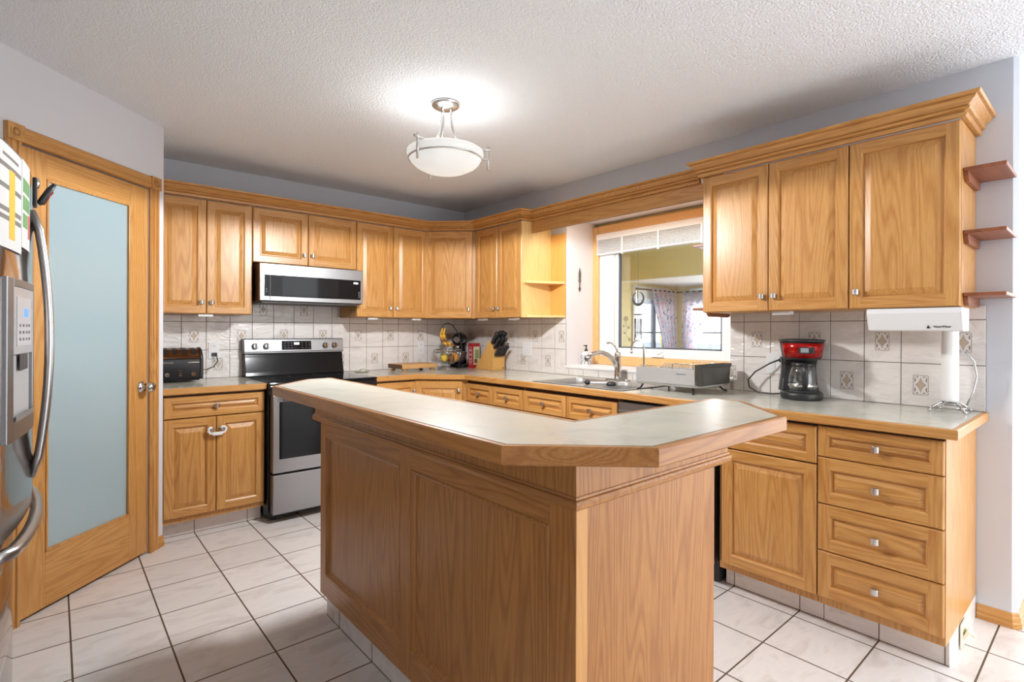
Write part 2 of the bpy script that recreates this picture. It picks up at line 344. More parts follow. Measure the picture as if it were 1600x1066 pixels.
# ------------------------------------------------------------------ backsplash
def clip_poly(pts, x0, x1, z0, z1):
    for ax, lim, sg in ((0, x0, 1), (0, x1, -1), (1, z0, 1), (1, z1, -1)):
        out = []; n = len(pts)
        for i in range(n):
            a, c = pts[i], pts[(i+1) % n]; da, dc = sg*(a[ax]-lim), sg*(c[ax]-lim)
            if da >= 0: out.append(a)
            if da*dc < 0: t = da/(da-dc); out.append((a[0]+(c[0]-a[0])*t, a[1]+(c[1]-a[1])*t))
        pts = out
        if len(pts) < 3: return []
    return pts
def motif(cx, cz):
    w, h = .0285, .0445; P = []
    def bar(xa, xb, za, zb, m=0): P.append(([(cx+xa, cz+za), (cx+xb, cz+za), (cx+xb, cz+zb), (cx+xa, cz+zb)], m))
    t = .0024
    for sz in (-1, 1):
        for k in range(5): xa = -w+k*2*w/5; bar(xa, xa+2*w/5-.002, sz*h-t/2, sz*h+t/2)
    for sx in (-1, 1):
        for k in range(7): za = -h+k*2*h/7; bar(sx*w-t/2, sx*w+t/2, za, za+2*h/7-.002)
    star = lambda rx, rz: [(cx+rx*x, cz+rz*z) for x, z in ((0, -1), (.34, -.40), (1, 0), (.34, .40), (0, 1), (-.34, .40), (-1, 0), (-.34, -.40))]
    P.append((star(.0205, .0365), 0)); P.append((star(.0178, .033), 1))
    for sx in (-1, 1):
        for sz in (-1, 1):
            P.append(([(cx+sx*.024, cz+sz*.038), (cx+sx*.024, cz+sz*.012), (cx+sx*.0195, cz+sz*.016), (cx+sx*.0185, cz+sz*.024)], 0))
            P.append(([(cx+sx*.021, cz+sz*.039), (cx+sx*.007, cz+sz*.040), (cx+sx*.012, cz+sz*.034)], 0))
    return P
def backsplash(name, label, x_ref, k_range, parity, regions, loc, rz, tl=.1545):
    # local x along the wall, front is -y; rows start at z .914 / 1.1173 / 1.3219
    b = B(); rows = [(.914, 1.1173), (1.1173, 1.3219), (1.3219, 1.5255)]
    for (ra, rb, rc, rd) in regions: b.box(ra, rb, -.0035, -.0005, rc, rd, 1)
    for k in k_range:
        for j, (za, zb) in enumerate(rows):
            xa = x_ref+k*tl; xb = xa+tl
            deco = ((k+parity) % 2 == 0) if j == 1 else ((k+parity) % 2 == 1)
            for (ra, rb, rc, rd) in regions:
                a, c, d, e = max(xa+.0015, ra), min(xb-.0015, rb), max(za+.0015, rc), min(zb-.0015, rd)
                if c-a < .006 or e-d < .006: continue
                L = [[(a, -.001, d), (c, -.001, d), (c, -.001, e), (a, -.001, e)], [(a, -.0055, d), (c, -.0055, d), (c, -.0055, e), (a, -.0055, e)],
                     [(a+.0012, -.0068, d+.0012), (c-.0012, -.0068, d+.0012), (c-.0012, -.0068, e-.0012), (a+.0012, -.0068, e-.0012)]]
                b.loops(L, 0)
                if deco:
                    for pts, m in motif((xa+xb)/2, (za+zb)/2):
                        q = clip_poly(pts, a+.002, c-.002, d+.002, e-.002)
                        if q: yy = -.0071-(.0003 if m else 0); b.poly([(x, yy, z) for x, z in q], 2+m)
    return build(name, b, [TILE, GROUT, DECO, DECO2], loc=loc, rz=rz, kind=S, label=label)
backsplash('trim_3', 'white glazed tile backsplash behind the stove', -2.435, range(-2, 17), 0, [(-2.62, -.004, .9155, 1.369), (-2.055, -1.285, 1.369, 1.52)], (0, 0, 0), 0)
backsplash('trim_4', 'white glazed tile backsplash between the corner and the window', .8215, range(-6, 14), 1, [(.008, -YJ-.001, .9155, 1.369), (-YJ-.001, -YK, .9155, ZS-.021)], (0, 0, 0), R(-90))
backsplash('trim_5', 'white glazed tile backsplash behind the coffee maker', 3.168, range(-4, 6), 0, [(2.775, 3.940, .9155, 1.383)], (0, 0, 0), R(-90))

# ------------------------------------------------------------------ cabinet fronts
def front(name, w, h, parent, x, z, y, panel='v', knob=None, s=.052, bv=.026, t=.02):
    b = B(); d2y = lambda d: -(t-d)
    def ring(i, d): return [(i, d2y(d), i), (w-i, d2y(d), i), (w-i, d2y(d), h-i), (i, d2y(d), h-i)]
    PM = 0 if panel == 'v' else 1
    def band(i0, d0, i1, d1):
        a, c = ring(i0, d0), ring(i1, d1)
        for k in range(4): b.f([b.v(p) for p in (a[k], a[(k+1) % 4], c[(k+1) % 4], c[k])], 1 if k in (0, 2) else 0)
    b.poly(ring(0, t)[::-1], 0); band(0, t, 0, .004); band(0, .004, .004, 0)
    si = s-.006
    for (a, c, d, e, m) in ((.004, si, .004, h-.004, 0), (w-si, w-.004, .004, h-.004, 0), (si, w-si, .004, si, 1), (si, w-si, h-si, h-.004, 1)):
        b.poly([(a, -t, d), (c, -t, d), (c, -t, e), (a, -t, e)], m)
    band(si, 0, s, .004); band(s, .004, s+.002, .012); band(s+.002, .012, s+.006, .012)
    a, c = ring(s+.006, .012), ring(s+.006+bv, .0015)
    for k in range(4): b.f([b.v(p) for p in (a[k], a[(k+1) % 4], c[(k+1) % 4], c[k])], PM)
    c2 = ring(s+.0068+bv, .0015)
    b.poly(c2, PM)
    for k in range(4): b.f([b.v(p) for p in (c[k], c[(k+1) % 4], c2[(k+1) % 4], c2[k])], PM)
    o = build(name, b, [OV, OH], parent, (x, y, z))
    if knob:
        kb = KNOB.copy(); COL.objects.link(kb); kb.parent = o; kb.location = (knob[0], -t, knob[1])
    return o
b = B()      # square satin knob on a short stem, its face a shallow curve
b.T = Matrix.Rotation(R(90), 4, 'X'); b.lathe([(.006, 0), (.0055, .012)], n=10)
b.T = Matrix.Identity(4)
prof = [(-.0135, -.010), (.0135, -.010)]+[(.0135-.027*i/8, -.019-.007*math.sin(math.pi*i/8)) for i in range(9)]
b.prism(prof, -.0125, .0125)
KN_ME = build('knob', b, NICKEL, bevel=.0015); KNOB = KN_ME.copy(); bpy.data.objects.remove(KN_ME)
G = .002   # half gap between fronts
def wall_cab(label, loc, rz, w, z0, z1, doors, depth=.31, side_vis=True, group=None, sl=.0):
    t = thing('wall_cabinet', label, 'cabinet', (loc[0], loc[1], z0), rz, group); h = z1-z0
    b = B(); b.box(.001, w-.001, -depth, -.0015 if rz != R(-45) else 0, 0.0, h, 0); b.box(.004, w-.004, -depth-.0008, -depth+.002, .004, h-.004, 1)
    build('carcass', b, [OV, GAPSHADE], t)
    for (xa, xb, k) in doors:
        wd = xb-xa-2*G; kn = None
        if k == 'r': kn = (wd-.028, .075)
        if k == 'l': kn = (.028, .075)
        front('door', wd, h-.004, t, xa+G, .002, -depth-.0012, 'v', kn)
    return t
UZ0, UZ1 = 1.371, 2.133
GW = 'oak wall cabinets'
wall_cab('oak wall cabinet with two tall doors, between the pantry wall and the microwave', (-2.624, 0), 0, .567, UZ0, UZ1, [(0, .283, 'r'), (.283, .567, 'l')])
wall_cab('short oak wall cabinet with two square doors, directly above the microwave', (-2.056, 0), 0, .770, 1.744, UZ1, [(0, .388, 'r'), (.388, .770, 'l')])
wall_cab('oak wall cabinet with two tall doors, between the microwave and the angled corner cabinet', (-1.285, 0), 0, .657, UZ0, UZ1, [(0, .325, 'r'), (.325, .657, 'l')])
# corner unit, its one door set at 45 degrees
t = thing('corner_wall_cabinet', 'angled oak corner wall cabinet with a single door', 'cabinet', (0, 0, UZ0)); hc = UZ1-UZ0
b = B(); b.prism([(-.0015, -.0015), (-.626, -.0015), (-.626, -.31), (-.31, -.626), (-.0015, -.626)], 0, hc); build('carcass', b, OV, t)
L45 = math.hypot(.297, .297)
d = front('door', L45-2*G, hc-.004, t, 0, .002, 0, 'v', (L45-.034, .075), s=.058); d.location = (-.627-.0145+G*.7, -.33+.0150-G*.7, .002); d.rotation_euler = (0, 0, R(-45))
wall_cab('narrow oak wall cabinet with two slim doors, beside the open end shelf', (0, -.628), R(-90), .607, UZ0, UZ1, [(0, .301, 'r'), (.301, .607, 'l')])
# open end shelf unit
t = thing('open_end_shelf', 'open pale oak end shelf unit beside the window recess', 'shelf', (0, 0, 0))
b = B(); b.box(-.330, -.0015, -1.236, -1.241, UZ0, UZ1, 0); build('side_panel', b, OPALE, t)
b = B(); b.box(-.012, -.0015, -1.2415, -1.404, UZ0, 2.05, 0); build('back_panel', b, oak('honey_oak_inside', 'Z', (226, 170, 92), (204, 146, 72), .4, contrast=.5), t)
SP = [(-.012, -1.242), (-.318, -1.242), (-.318, -1.288), (-.012, -1.403)]
for z in (UZ0, 1.640):
    b = B(); b.prism(SP, z, z+.019); build('shelf_board', b, OPALE, t, bevel=.001)
# right-hand pair of cabinets
wall_cab('oak wall cabinet with two doors, directly right of the window', (0, -2.774), R(-90), .729, UZ0, UZ1, [(0, .364, 'r'), (.364, .729, 'l')])
wall_cab('oak wall cabinet with one wide door, above the paper towel holder', (0, -3.504), R(-90), .401, UZ0, UZ1, [(0, .401, 'l')])
# crown mouldings and the valance over the window
CP = [(-.004, 2.137), (.013, 2.137), (.018, 2.142), (.019, 2.150), (.011, 2.153), (.013, 2.157), (.026, 2.161), (.031, 2.167), (.023, 2.171), (.027, 2.175), (.036, 2.184), (.050, 2.196), (.047, 2.199), (.049, 2.202), (.060, 2.203), (.064, 2.213), (-.004, 2.213)]
CPR = [(o*1.05, 2.137+(z-2.137)*1.06) for o, z in CP]
b = B(); b.sweep(CP, [(-2.625, -.331), (-.6275, -.331), (-.331, -.6275), (-.331, -1.237), (-.232, -1.237), (-.232, -2.706)], side=1)
build('crown_moulding', b, [OH], label='long oak crown moulding running over the stove wall and window', cat='moulding')
b = B(); b.sweep(CPR, [(-.10, -2.7735), (-.331, -2.7735), (-.331, -3.906), (-.0015, -3.906)], side=-1 if False else 1)
build('crown_moulding', b, [OY], label='oak crown moulding on top of the right-hand wall cabinets', cat='moulding')
b = B(); b.box(-.230, -.212, -1.243, -2.771, 2.046, 2.136); b.box(-.234, -.208, -1.243, -2.771, 2.046, 2.053)
vb = build('valance_board', b, OY, label='oak valance board spanning the window between the cabinets', cat='board', bevel=.002)
b = B(); b.box(-.205, -.150, -1.50, -2.65, 2.118, 2.162); build('strip_light', b, WHITEPL, vb)
vl = bpy.data.lights.new('strip_tube', 'AREA'); vl.shape = 'RECTANGLE'; vl.size = .04; vl.size_y = 1.1; vl.energy = 2.2; vl.color = (1, .96, .90); vo = bpy.data.objects.new('strip_tube', vl); COL.objects.link(vo); vo.location = (-.178, -2.075, 2.116); vo.parent = vb
# small corner shelves on the end panels
def end_shelf(label, y, z, s, dep, wid, group, white=False):
    t = thing('corner_shelf', label, 'shelf', (0, y, z), 0, group)
    b = B(); b.box(-dep, -.002, 0, s*wid, -.014, 0); build('shelf_board', b, OS, t, bevel=.003)
    b = B(); b.yprism([(-dep+.012, -.0145), (-dep+.012, -.030), (-dep+.035, -.052), (-.03, -.052), (-.004, -.045), (-.004, -.0145)], 0, s*.014); build('bracket', b, WHITETRIM if white else OS, t, label='white bracket' if white else None)
    return t
for z, w in ((1.942, 'top'), (1.684, 'middle'), (1.428, 'lowest')):
    end_shelf('small reddish oak shelf on the right end panel, the %s of three' % w, -3.9055, z, -1, .292, .132, 'end panel shelves')
for z, w, wh in ((1.772, 'upper small oak shelf jutting toward the window from the cabinet side', True), (1.402, 'lower small oak shelf jutting toward the window, level with the cabinet bottom', False)):
    end_shelf(w, -2.7725, z, 1, .276, .092, 'window side shelves', wh)

# ------------------------------------------------------------------ base cabinets
def toe_strip(t, x0, x1, yf, h=.10, gx=(), local_off=0, sides=()):
    b = B(); b.box(x0+(.0205 if any(xs < .1 for xs, sg in sides) else 0), x1-(.0205 if any(xs > .1 for xs, sg in sides) else 0), yf, yf+.02, 0, h, 0)
    for g in gx:
        if x0+.01 < g < x1-.01: b.box(g-.0018, g+.0018, yf-.0006, yf+.001, 0, h, 1)
    b.box(x0, x1, yf-.0008, yf+.001, 0, .003, 1)
    for (xs, sg) in sides: b.box(xs, xs+sg*.02, yf, -.01, 0, h, 0); b.box(xs+(.0203 if sg*xs < .1 else -.0028), xs+(.0225 if sg*xs < .1 else -.0003), yf+.0004, yf+.01, 0, h, 1)
    return build('toe_kick', b, [TOE, GROUTF], t)
BZ0, BZ1 = .132, .867
def base_cab(label, loc, rz, w, fronts, toe=True, hollow=False, depth=.61, name='base_cabinet', toe_gx=(), sides=()):
    t = thing(name, label, 'cabinet', (loc[0], loc[1], 0), rz)
    b = B()
    if hollow:
        for q in ((.001, .018, -depth, -.003, .10, .8745), (w-.018, w-.001, -depth, -.003, .10, .8745), (.018, w-.018, -depth, -.003, .10, .118), (.018, w-.018, -depth, -depth+.016, .10, .8745)): b.box(*q)
    else: b.box(.001, w-.001, -depth, -.003, .10, .8745, 0)
    b.box(.004, w-.004, -depth-.0008, -depth+.002, BZ0+.003, BZ1, 1)
    build('carcass', b, [OV, GAPSHADE], t)
    for f in fronts:
        kind, xa, xb, za, zb, k = f; wd = xb-xa-2*G; hd = zb-za-2*G; kn = None
        if k == 'c': kn = (wd/2, hd/2)
        elif k == 'r': kn = (wd-.028, hd-.075)
        elif k == 'l': kn = (.028, hd-.075)
        front(kind, wd, hd, t, xa+G, za+G, -depth-.0012, 'h' if kind == 'drawer' else 'v', kn, s=.042 if (kind == 'drawer' and hd < .17) else .052, bv=.02 if kind == 'drawer' else .026)
    if toe: toe_strip(t, .001, w-.001, -.545, gx=toe_gx, sides=sides)
    return t
gxs = [FX+i*TF for i in range(-4, 14)]; gys = [FY-j*TF for j in range(-5, 14)]
base_cab('oak base cabinet with one drawer over two doors, left of the stove under the toaster', (-2.6245, 0), 0, .5675, [('drawer', .002, .5675, .728, BZ1-.006, 'c'), ('door', .002, .283, BZ0, .726, 'r'), ('door', .283, .5675, BZ0, .726, 'l')], toe_gx=[g+2.6245 for g in gxs])
base_cab('oak base cabinet with one door, right of the stove', (-1.283, 0), 0, .374, [('door', .002, .373, BZ0, BZ1-.006, 'r')], toe_gx=[g+1.283 for g in gxs])
t = thing('corner_base_cabinet', 'angled oak corner base cabinet with a single door below the cutting board', 'cabinet', (0, 0, 0))
b = B(); b.prism([(-.003, -.003), (-.907, -.003), (-.907, -.61), (-.61, -.907), (-.003, -.907)], .10, .8745); build('carcass', b, OV, t)
L45b = math.hypot(.279, .279); d = front('door', L45b-2*G, BZ1-BZ0-.008, t, 0, BZ0, 0, 'v', (L45b-.034, .66), s=.058)
d.location = (-.908-.0145+G, -.63+.0165-G, BZ0); d.rotation_euler = (0, 0, R(-45))
b = B(); b.prism([(-.9, -.545), (-.875, -.545), (-.545, -.875), (-.545, -.9), (-.52, -.9), (-.52, -.86), (-.86, -.52), (-.9, -.52)], 0, .1); build('toe_kick', b, TOE, t)
base_cab('oak base cabinet with two small drawers side by side, next to the corner', (0, -.909), R(-90), .680, [('drawer', .002, .338, .706, BZ1-.015, 'c'), ('drawer', .338, .680, .706, BZ1-.015, 'c'), ('door', .002, .338, BZ0, .704, 'r'), ('door', .338, .680, BZ0, .704, 'l')], toe_gx=[-g-.909 for g in gys])
base_cab('oak sink base cabinet with two wide false drawer fronts, left of the dishwasher', (0, -1.590), R(-90), .822, [('drawer', 0, .411, .706, BZ1-.015, 'c'), ('drawer', .411, .822, .706, BZ1-.015, 'c'), ('door', 0, .411, BZ0, .704, 'r'), ('door', .411, .822, BZ0, .704, 'l')], toe_gx=[-g-1.59 for g in gys], hollow=True)
base_cab('oak base cabinet with one drawer over one door, right of the dishwasher', (0, -3.030), R(-90), .447, [('drawer', .015, .447, .698, BZ1-.006, None), ('door', .015, .447, BZ0, .696, None)], toe_gx=[-g-3.03 for g in gys], sides=((.001, 1),))
base_cab('oak base cabinet with four stacked drawers, at the right end of the counter', (0, -3.478), R(-90), .432, [('drawer', 0, .430, za, zb, 'c') for za, zb in ((.733, BZ1-.002), (.534, .733), (.334, .534), (.134, .334))], toe_gx=[-g-3.478 for g in gys]+[.418], sides=((.411, 1),))

# ------------------------------------------------------------------ countertops
CT = .914
EP = [(0, CT-.038), (.016, CT-.038), (.019, CT-.035), (.019, CT-.004), (.016, CT), (0, CT)]
b = B(); b.box(-2.6255, -2.053, -.636, -.0015, CT-.038, CT, 0); t = build('countertop', b, LAM, label='short grey laminate countertop with oak edge, under the toaster', cat='countertop')
b = B(); b.sweep(EP, [(-2.6255, -.6365), (-2.053, -.6365)], side=1); build('edge_strip', b, OH, t, label='oak front edge')
t = thing('countertop', 'long grey laminate countertop with oak edge, turning the corner under the window', 'countertop', (0, 0, 0))
b = B(); za = CT-.038; b.T = Matrix.Identity(4)
SX0, SX1, SY0, SY1 = -.585, -.055, -1.660, -2.408        # sink cut-out
b.prism([(-1.288, -.0015), (-1.288, -.636), (-.917, -.636), (-.636, -.917), (-.636, SY0), (-.0015, SY0), (-.0015, -.0015)], za, CT)
b.box(-.636, SX0, SY0, SY1, za, CT); b.box(SX1, -.0015, SY0, SY1, za, CT); b.box(-.636, -.0015, SY1, -3.930, za, CT)
build('laminate_top', b, LAM, t)
b = B(); b.sweep(EP, [(-1.288, -.6365), (-.9172, -.6365), (-.6365, -.9172), (-.6365, -3.9305), (-.0015, -3.9305)], side=1); build('edge_strip', b, [OY], t, label='oak front edge')
# ------------------------------------------------------------------ sink, faucets
t = thing('kitchen_sink', 'double bowl stainless steel sink set in the counter below the window', 'sink', (0, 0, CT))
b = B(); ym = (SY0+SY1)/2
for (ya, yb) in ((SY0+.012, ym), (ym, SY1-.012)):
    cx, cy, w, h = (SX0-.012-.105)/2, (ya+yb)/2, .48, abs(yb-ya)
    outer = [(max(min(x, SX0-.012+.48), SX0-.012), y) for x, y in rrect(SX0-.012+.24, cy, .48, h, .0005)]
    ccx = SX0-.012+.24
    loops = [[(x, y, .0035) for x, y in rrect(ccx, cy, .48, h, .0005)]]+[[(x, y, z) for x, y in rrect(ccx, cy, .48-2*i, h-2*i, r)] for i, r, z in ((.028, .06, .0035), (.031, .058, 0), (.036, .055, -.02), (.045, .05, -.15), (.06, .045, -.168), (.11, .03, -.174))]
    b.loops(loops, 0, False, True)
b.box(SX0-.012+.48, SX1+.006, SY0+.012, SY1-.012, .0012, .0035)
b.box(SX0-.012, SX1+.006, SY0+.012, SY0+.010, .0008, .0035)
build('sink_bowls', b, STEEL_SINK, t, bevel=0)
for cy in ((SY0+ym)/2, (SY1+ym)/2):
    b = B(); b.lathe([(.042, -.1735), (.042, -.171), (.034, -.171), (.03, -.1735)], (-.36, cy, 0), 20); build('drain', b, CHROME, t)
t = thing('kitchen_faucet', 'chrome pull-out kitchen faucet with an arched spout and lever, behind the sink', 'faucet', (-.088, -1.992, CT+.0045))
b = B(); b.prism(rrect(0, 0, .052, .21, .025, 6), 0, .008); build('deck_plate', b, NICKEL, t, bevel=.002)
b = B(); b.lathe([(.026, .008), (.025, .03), (.023, .10), (.022, .155), (.024, .165), (.024, .185), (.018, .195)], n=20); build('faucet_body', b, CHROME, t)
b = B(); pts = []
for i in range(15):
    u = i/14; pts.append((-.012-.30*u, .03*u, .105+.215*math.sin(math.pi*min(1, u*.86+.14))*(.62)-.06*u+.0*u))
pts = [(-.008, 0, .085), (-.03, .004, .125), (-.062, .009, .158), (-.10, .014, .182), (-.145, .02, .197), (-.19, .027, .199), (-.235, .033, .188), (-.27, .038, .170), (-.292, .041, .152)]
b.tube(pts, [.017, .0165, .016, .0155, .015, .0155, .017, .018, .0165], 12); build('spout', b, CHROME, t)
b = B(); b.tube([(0, 0, .19), (.004, .010, .215), (.006, .035, .245), (.004, .062, .262), (0, .080, .262)], [.010, .008, .0065, .006, .006], 10); b.ball((0, .088, .262), .0105); build('lever', b, CHROME, t)
t = thing('filter_faucet', 'slim gooseneck drinking water faucet between the sink and dish rack', 'faucet', (-.09, -2.212, CT+.0045))
b = B(); b.lathe([(.016, 0), (.016, .006), (.011, .010), (.010, .03)], n=16); build('faucet_base', b, NICKEL, t)
b = B(); pts = [(0, 0, .02), (0, 0, .225)]+[(0, .05-.05*math.cos(math.pi*i/10), .225+.058*math.sin(math.pi*i/10)) for i in range(1, 11)]+[(0, .101, .21)]
b.tube(pts, .0065, 10); b.tube([(0, .101, .215), (0, .101, .192)], .0095, 10); build('gooseneck_spout', b, NICKEL, t)
# dish brush lying over the divider
t = thing('dish_brush', 'dish brush with black grips lying in the sink', 'brush', (-.47, -2.16, CT+.0115), R(-70))
b = B(); b.tube([(-.10, 0, .006), (-.02, 0, .008), (.05, 0, .010)], [.006, .007, .008], 10); build('handle', b, WHITEPL, t)
b = B(); b.tube([(-.115, 0, .004), (-.105, 0, .008), (-.085, 0, .008), (-.075, 0, .007)], [.006, .015, .016, .008], 10); build('grip', b, BLACKPL, t)
b = B(); b.lathe([(.030, 0), (.033, .010), (.026, .022), (.012, .028)], (.065, 0, -.006), 16); build('brush_head', b, BLACKPL, t)

# ------------------------------------------------------------------ island
t = thing('kitchen_island', 'oak kitchen island base with recessed side panels and tiled toe kick', 'island', (0, 0, 0))
IX0, IX1, IY0, IY1 = -2.21, -1.59, -2.0, -3.525
b = B(); b.box(IX0+.012, IX1, IY0, IY1+.004, .10, .8745, 0); build('body', b, [OI_V], t)
# near end panel in plain veneer with a pale corner strip
b = B(); b.box(IX0+.040, IX1, IY1, IY1+.006, .10, .860); build('end_panel', b, OI_V, t)
b = B(); b.box(IX0+.001, IX0+.039, IY1-.001, IY1+.006, .10, .860); build('corner_strip', b, oak('corner_strip_oak', 'Z', (222, 168, 104), (198, 138, 78), .3, contrast=.5), t, label='paler corner strip')
b = B()   # left face: stiles and rails
for (ya, yb) in ((IY0, -2.060), (-2.715, -2.785), (-3.440, IY1)): b.box(IX0, IX0+.018, ya, yb, .10, .860, 0)
for (ya, yb) in ((-2.060, -2.715), (-2.785, -3.440)):
    b.box(IX0, IX0+.018, ya, yb, .10, .195, 1); b.box(IX0, IX0+.018, ya, yb, .803, .860, 1)
build('face_frame', b, [OI_V, OI_Y], t, bevel=.0012)
for (ya, yb) in ((-2.060, -2.715), (-2.785, -3.440)):
    b = B(); b.box(IX0+.011, IX0+.0115, ya, yb, .195, .803); build('panel', b, OI_V, t)
    b = B(); pr = [(0, 0.0), (.004, -.001), (.008, .002), (.012, .008), (.016, .0105), (0, .0105)]
    # bead moulding: profile (inset, depth from face)
    def rg(i, d): return [(IX0+d, ya-i, .195+i), (IX0+d, yb+i, .195+i), (IX0+d, yb+i, .803-i), (IX0+d, ya-i, .803-i)]
    b.loops([rg(i, d) for i, d in [(0, .0), (.004, -.003), (.008, -.001), (.012, .006), (.018, .0108)]], 0, False, False); build('bead', b, OI_V, t)
b = B()   # frieze under the bar, and its small moulding
b.box(IX0-.004, IX1+.075, IY1+.0-.004, -1.935, .8745, 1.0075, 0) if False else None
b.box(IX0-.004, IX0+.06, IY1-.004, -1.945, .8745, 1.0075, 0); b.box(IX0+.06, IX1+.075, IY1-.004, IY1+.06, .8745, 1.0075, 0); build('frieze', b, OI_V, t)
TP = [(-.010, .8600), (.007, .8605), (.011, .865), (.013, .876), (.010, .882), (.005, .884), (.003, .889), (-.010, .889)]
b = B(); b.sweep(TP, [(IX0-.004, -1.938), (IX0-.004, IY1-.004), (IX1+.078, IY1-.004)], side=1); build('frieze_moulding', b, OI_Y, t)
b = B(); b.box(IX0+.022, IX1-.02, IY0-.022, IY1+.022, 0, .10, 0)
for g in gys: 
    if IY1+.03 < g < IY0-.03: b.box(IX0+.0214, IX0+.024, g-.0018, g+.0018, 0, .10, 1)
for j in range(1, 9): b.box(IX0+.0214, IX0+.024, FY-TF*(j+2)-.09-.0015, FY-TF*(j+2)-.09+.0015, 0, .0, 1) if False else None
b.box(IX0+.0212, IX0+.024, IY0-.022, IY1+.022, 0, .003, 1); b.box(IX0+.022, IX1-.02, IY1+.0212, IY1+.024, 0, .003, 1)
build('toe_kick', b, [TOE, GROUTF], t)
t = thing('island_worktop', 'lower grey worktop on the kitchen side of the island', 'countertop', (0, 0, 0))
b = B(); b.box(IX0+.061, IX1+.03, IY0+.02, IY1+.061, .8755, .9135); build('laminate_top', b, LAM, t)
t = thing('island_bar_top', 'raised L-shaped grey laminate bar top with clipped corners and oak edge', 'countertop', (0, 0, 0))
BT = 1.046; e = .019
OUT = [(-2.460, -3.560), (-2.460, -2.150), (-2.247, -1.937), (-2.137, -1.937), (-2.137, -3.450), (-1.460, -3.450), (-1.460, -3.555), (-1.665, -3.765), (-2.243, -3.765)]
def inset(P, d):
    n = len(P); o = []; P = [Vector(p) for p in P]
    for i in range(n):
        a = (P[i]-P[i-1]).normalized(); c = (P[(i+1) % n]-P[i]).normalized(); na, nc = Vector((a.y, -a.x)), Vector((c.y, -c.x)); q = na+nc; q = q/q.dot(na); o.append(P[i]+q*d)
    return o
INN = inset(OUT, e); INS = inset(OUT, e-.0035)
b = B(); b.prism([tuple(p) for p in INN], BT-.038, BT, 0); build('laminate_top', b, [LAMBAR], t)
b = B(); b.loops([[(p[0], p[1], z) for p in P] for P, z in ((INN, BT-.0008), (INS, BT-.0008))], 0, False, False); build('edge_seam', b, SEAM, t)
b = B(); O2 = inset(OUT, .003)
L = [[(p[0], p[1], z) for p in P] for P, z in ((INS, BT-.036), (INS, BT-.0002), (O2, BT-.0002), (OUT, BT-.004), (OUT, BT-.035), (O2, BT-.038), (INS, BT-.038), (INS, BT-.036))]
b.loops(L, 0, False, False)
for f in b.bm.faces:
    c = f.calc_center_median()
    if (-3.7 < c.y < -2.0 and (c.x < -2.44 or abs(c.x+2.137) < .03)): f.material_index = 1
build('edge_strip', b, [OI_X, OI_Y], t, label='oak edge strip')

# ------------------------------------------------------------------ stove
t = thing('stove', 'stainless and black freestanding electric stove with glass top', 'stove', (-2.049, 0, 0)); W = .757
b = B(); b.box(0, W, -.675, -.012, .03, .900); build('body', b, BLACK, t, bevel=.003)
b = B(); b.box(-.001, W+.002, -.705, -.010, .9005, .918, 0); build('cooktop', b, BLACKGLASS, t, bevel=.006, label='black glass cooktop')
for (cx, cy, r) in ((.20, -.50, .115), (.56, -.50, .095), (.20, -.23, .08), (.56, -.23, .10)):
    b = B(); b.loops([[(cx+q*math.cos(2*math.pi*i/40), cy+q*math.sin(2*math.pi*i/40), .9184) for i in range(40)] for q in (r, r-.002)], 0, False, False); build('burner_ring', b, DARKPL, t)
b = B(); b.xprism([(-.012, .9005), (-.120, .919), (-.112, .945), (-.085, 1.055), (-.078, 1.086), (-.012, 1.086)], .004, W-.004); build('backguard_lower', b, BLACK, t, bevel=.004)
b = B(); b.xprism([(-.012, 1.0865), (-.098, 1.0865), (-.098, 1.096), (-.094, 1.102), (-.082, 1.190), (-.078, 1.198), (-.012, 1.198)], 0, W); build('control_panel', b, STEEL, t, bevel=.003, label='stainless control panel')
PT = Matrix.Translation((0, -.0895, 1.145)) @ Matrix.Rotation(-math.atan2(.012, .088), 4, 'X')
b = B(); b.T = PT; b.box(.268, .492, -.003, .002, -.034, .034, 0); b.box(.360, .398, -.0036, -.002, .006, .022, 1)
for r_ in (.018, .000, -.020):
    for c_ in (.285, .310, .335, .415, .445, .470): b.box(c_, c_+.012, -.0036, -.002, r_-.002, r_+.002, 2)
build('display', b, [BLACKGLASS, WHITEDISP, GREYP], t)
for kx in (.075, .155, .605, .680):
    b = B(); b.T = PT @ Matrix.Translation((kx, 0, -.004)) @ Matrix.Rotation(R(90), 4, 'X'); b.lathe([(.024, 0), (.024, .006), (.021, .010), (.020, .026), (.017, .030)], n=22, m=0)
    b.T = PT @ Matrix.Translation((kx, 0, -.004)); b.box(-.005, .005, -.034, -.026, -.019, .019, 1); build('control_knob', b, [CHROME, BLACKPL], t)
b = B(); b.box(.012, W-.012, -.742, -.677, .332, .838, 0); b.box(.050, W-.050, -.744, -.741, .420, .795, 1); build('oven_door', b, [STEEL, BLACKGLASS], t, bevel=.003)
b = B(); b.box(.002, W-.002, -.708, -.676, .840, .899); build('front_trim', b, BLACK, t, bevel=.003)
b = B(); b.tube([(.06, -.795, .812), (W-.06, -.795, .812)], .012, 12)
for hx in (.085, W-.085): b.tube([(hx, -.742, .812), (hx, -.795, .812)], .009, 8)
build('oven_handle', b, STEEL, t)
b = B(); b.box(.012, W-.012, -.740, -.677, .062, .318); build('storage_drawer', b, STEEL, t, bevel=.004)
for fx in (.05, W-.05):
    for fy in (-.62, -.08): b = B(); b.lathe([(.018, 0), (.018, .012), (.01, .03)], (fx, fy, 0), 12); build('foot', b, BLACKPL, t)

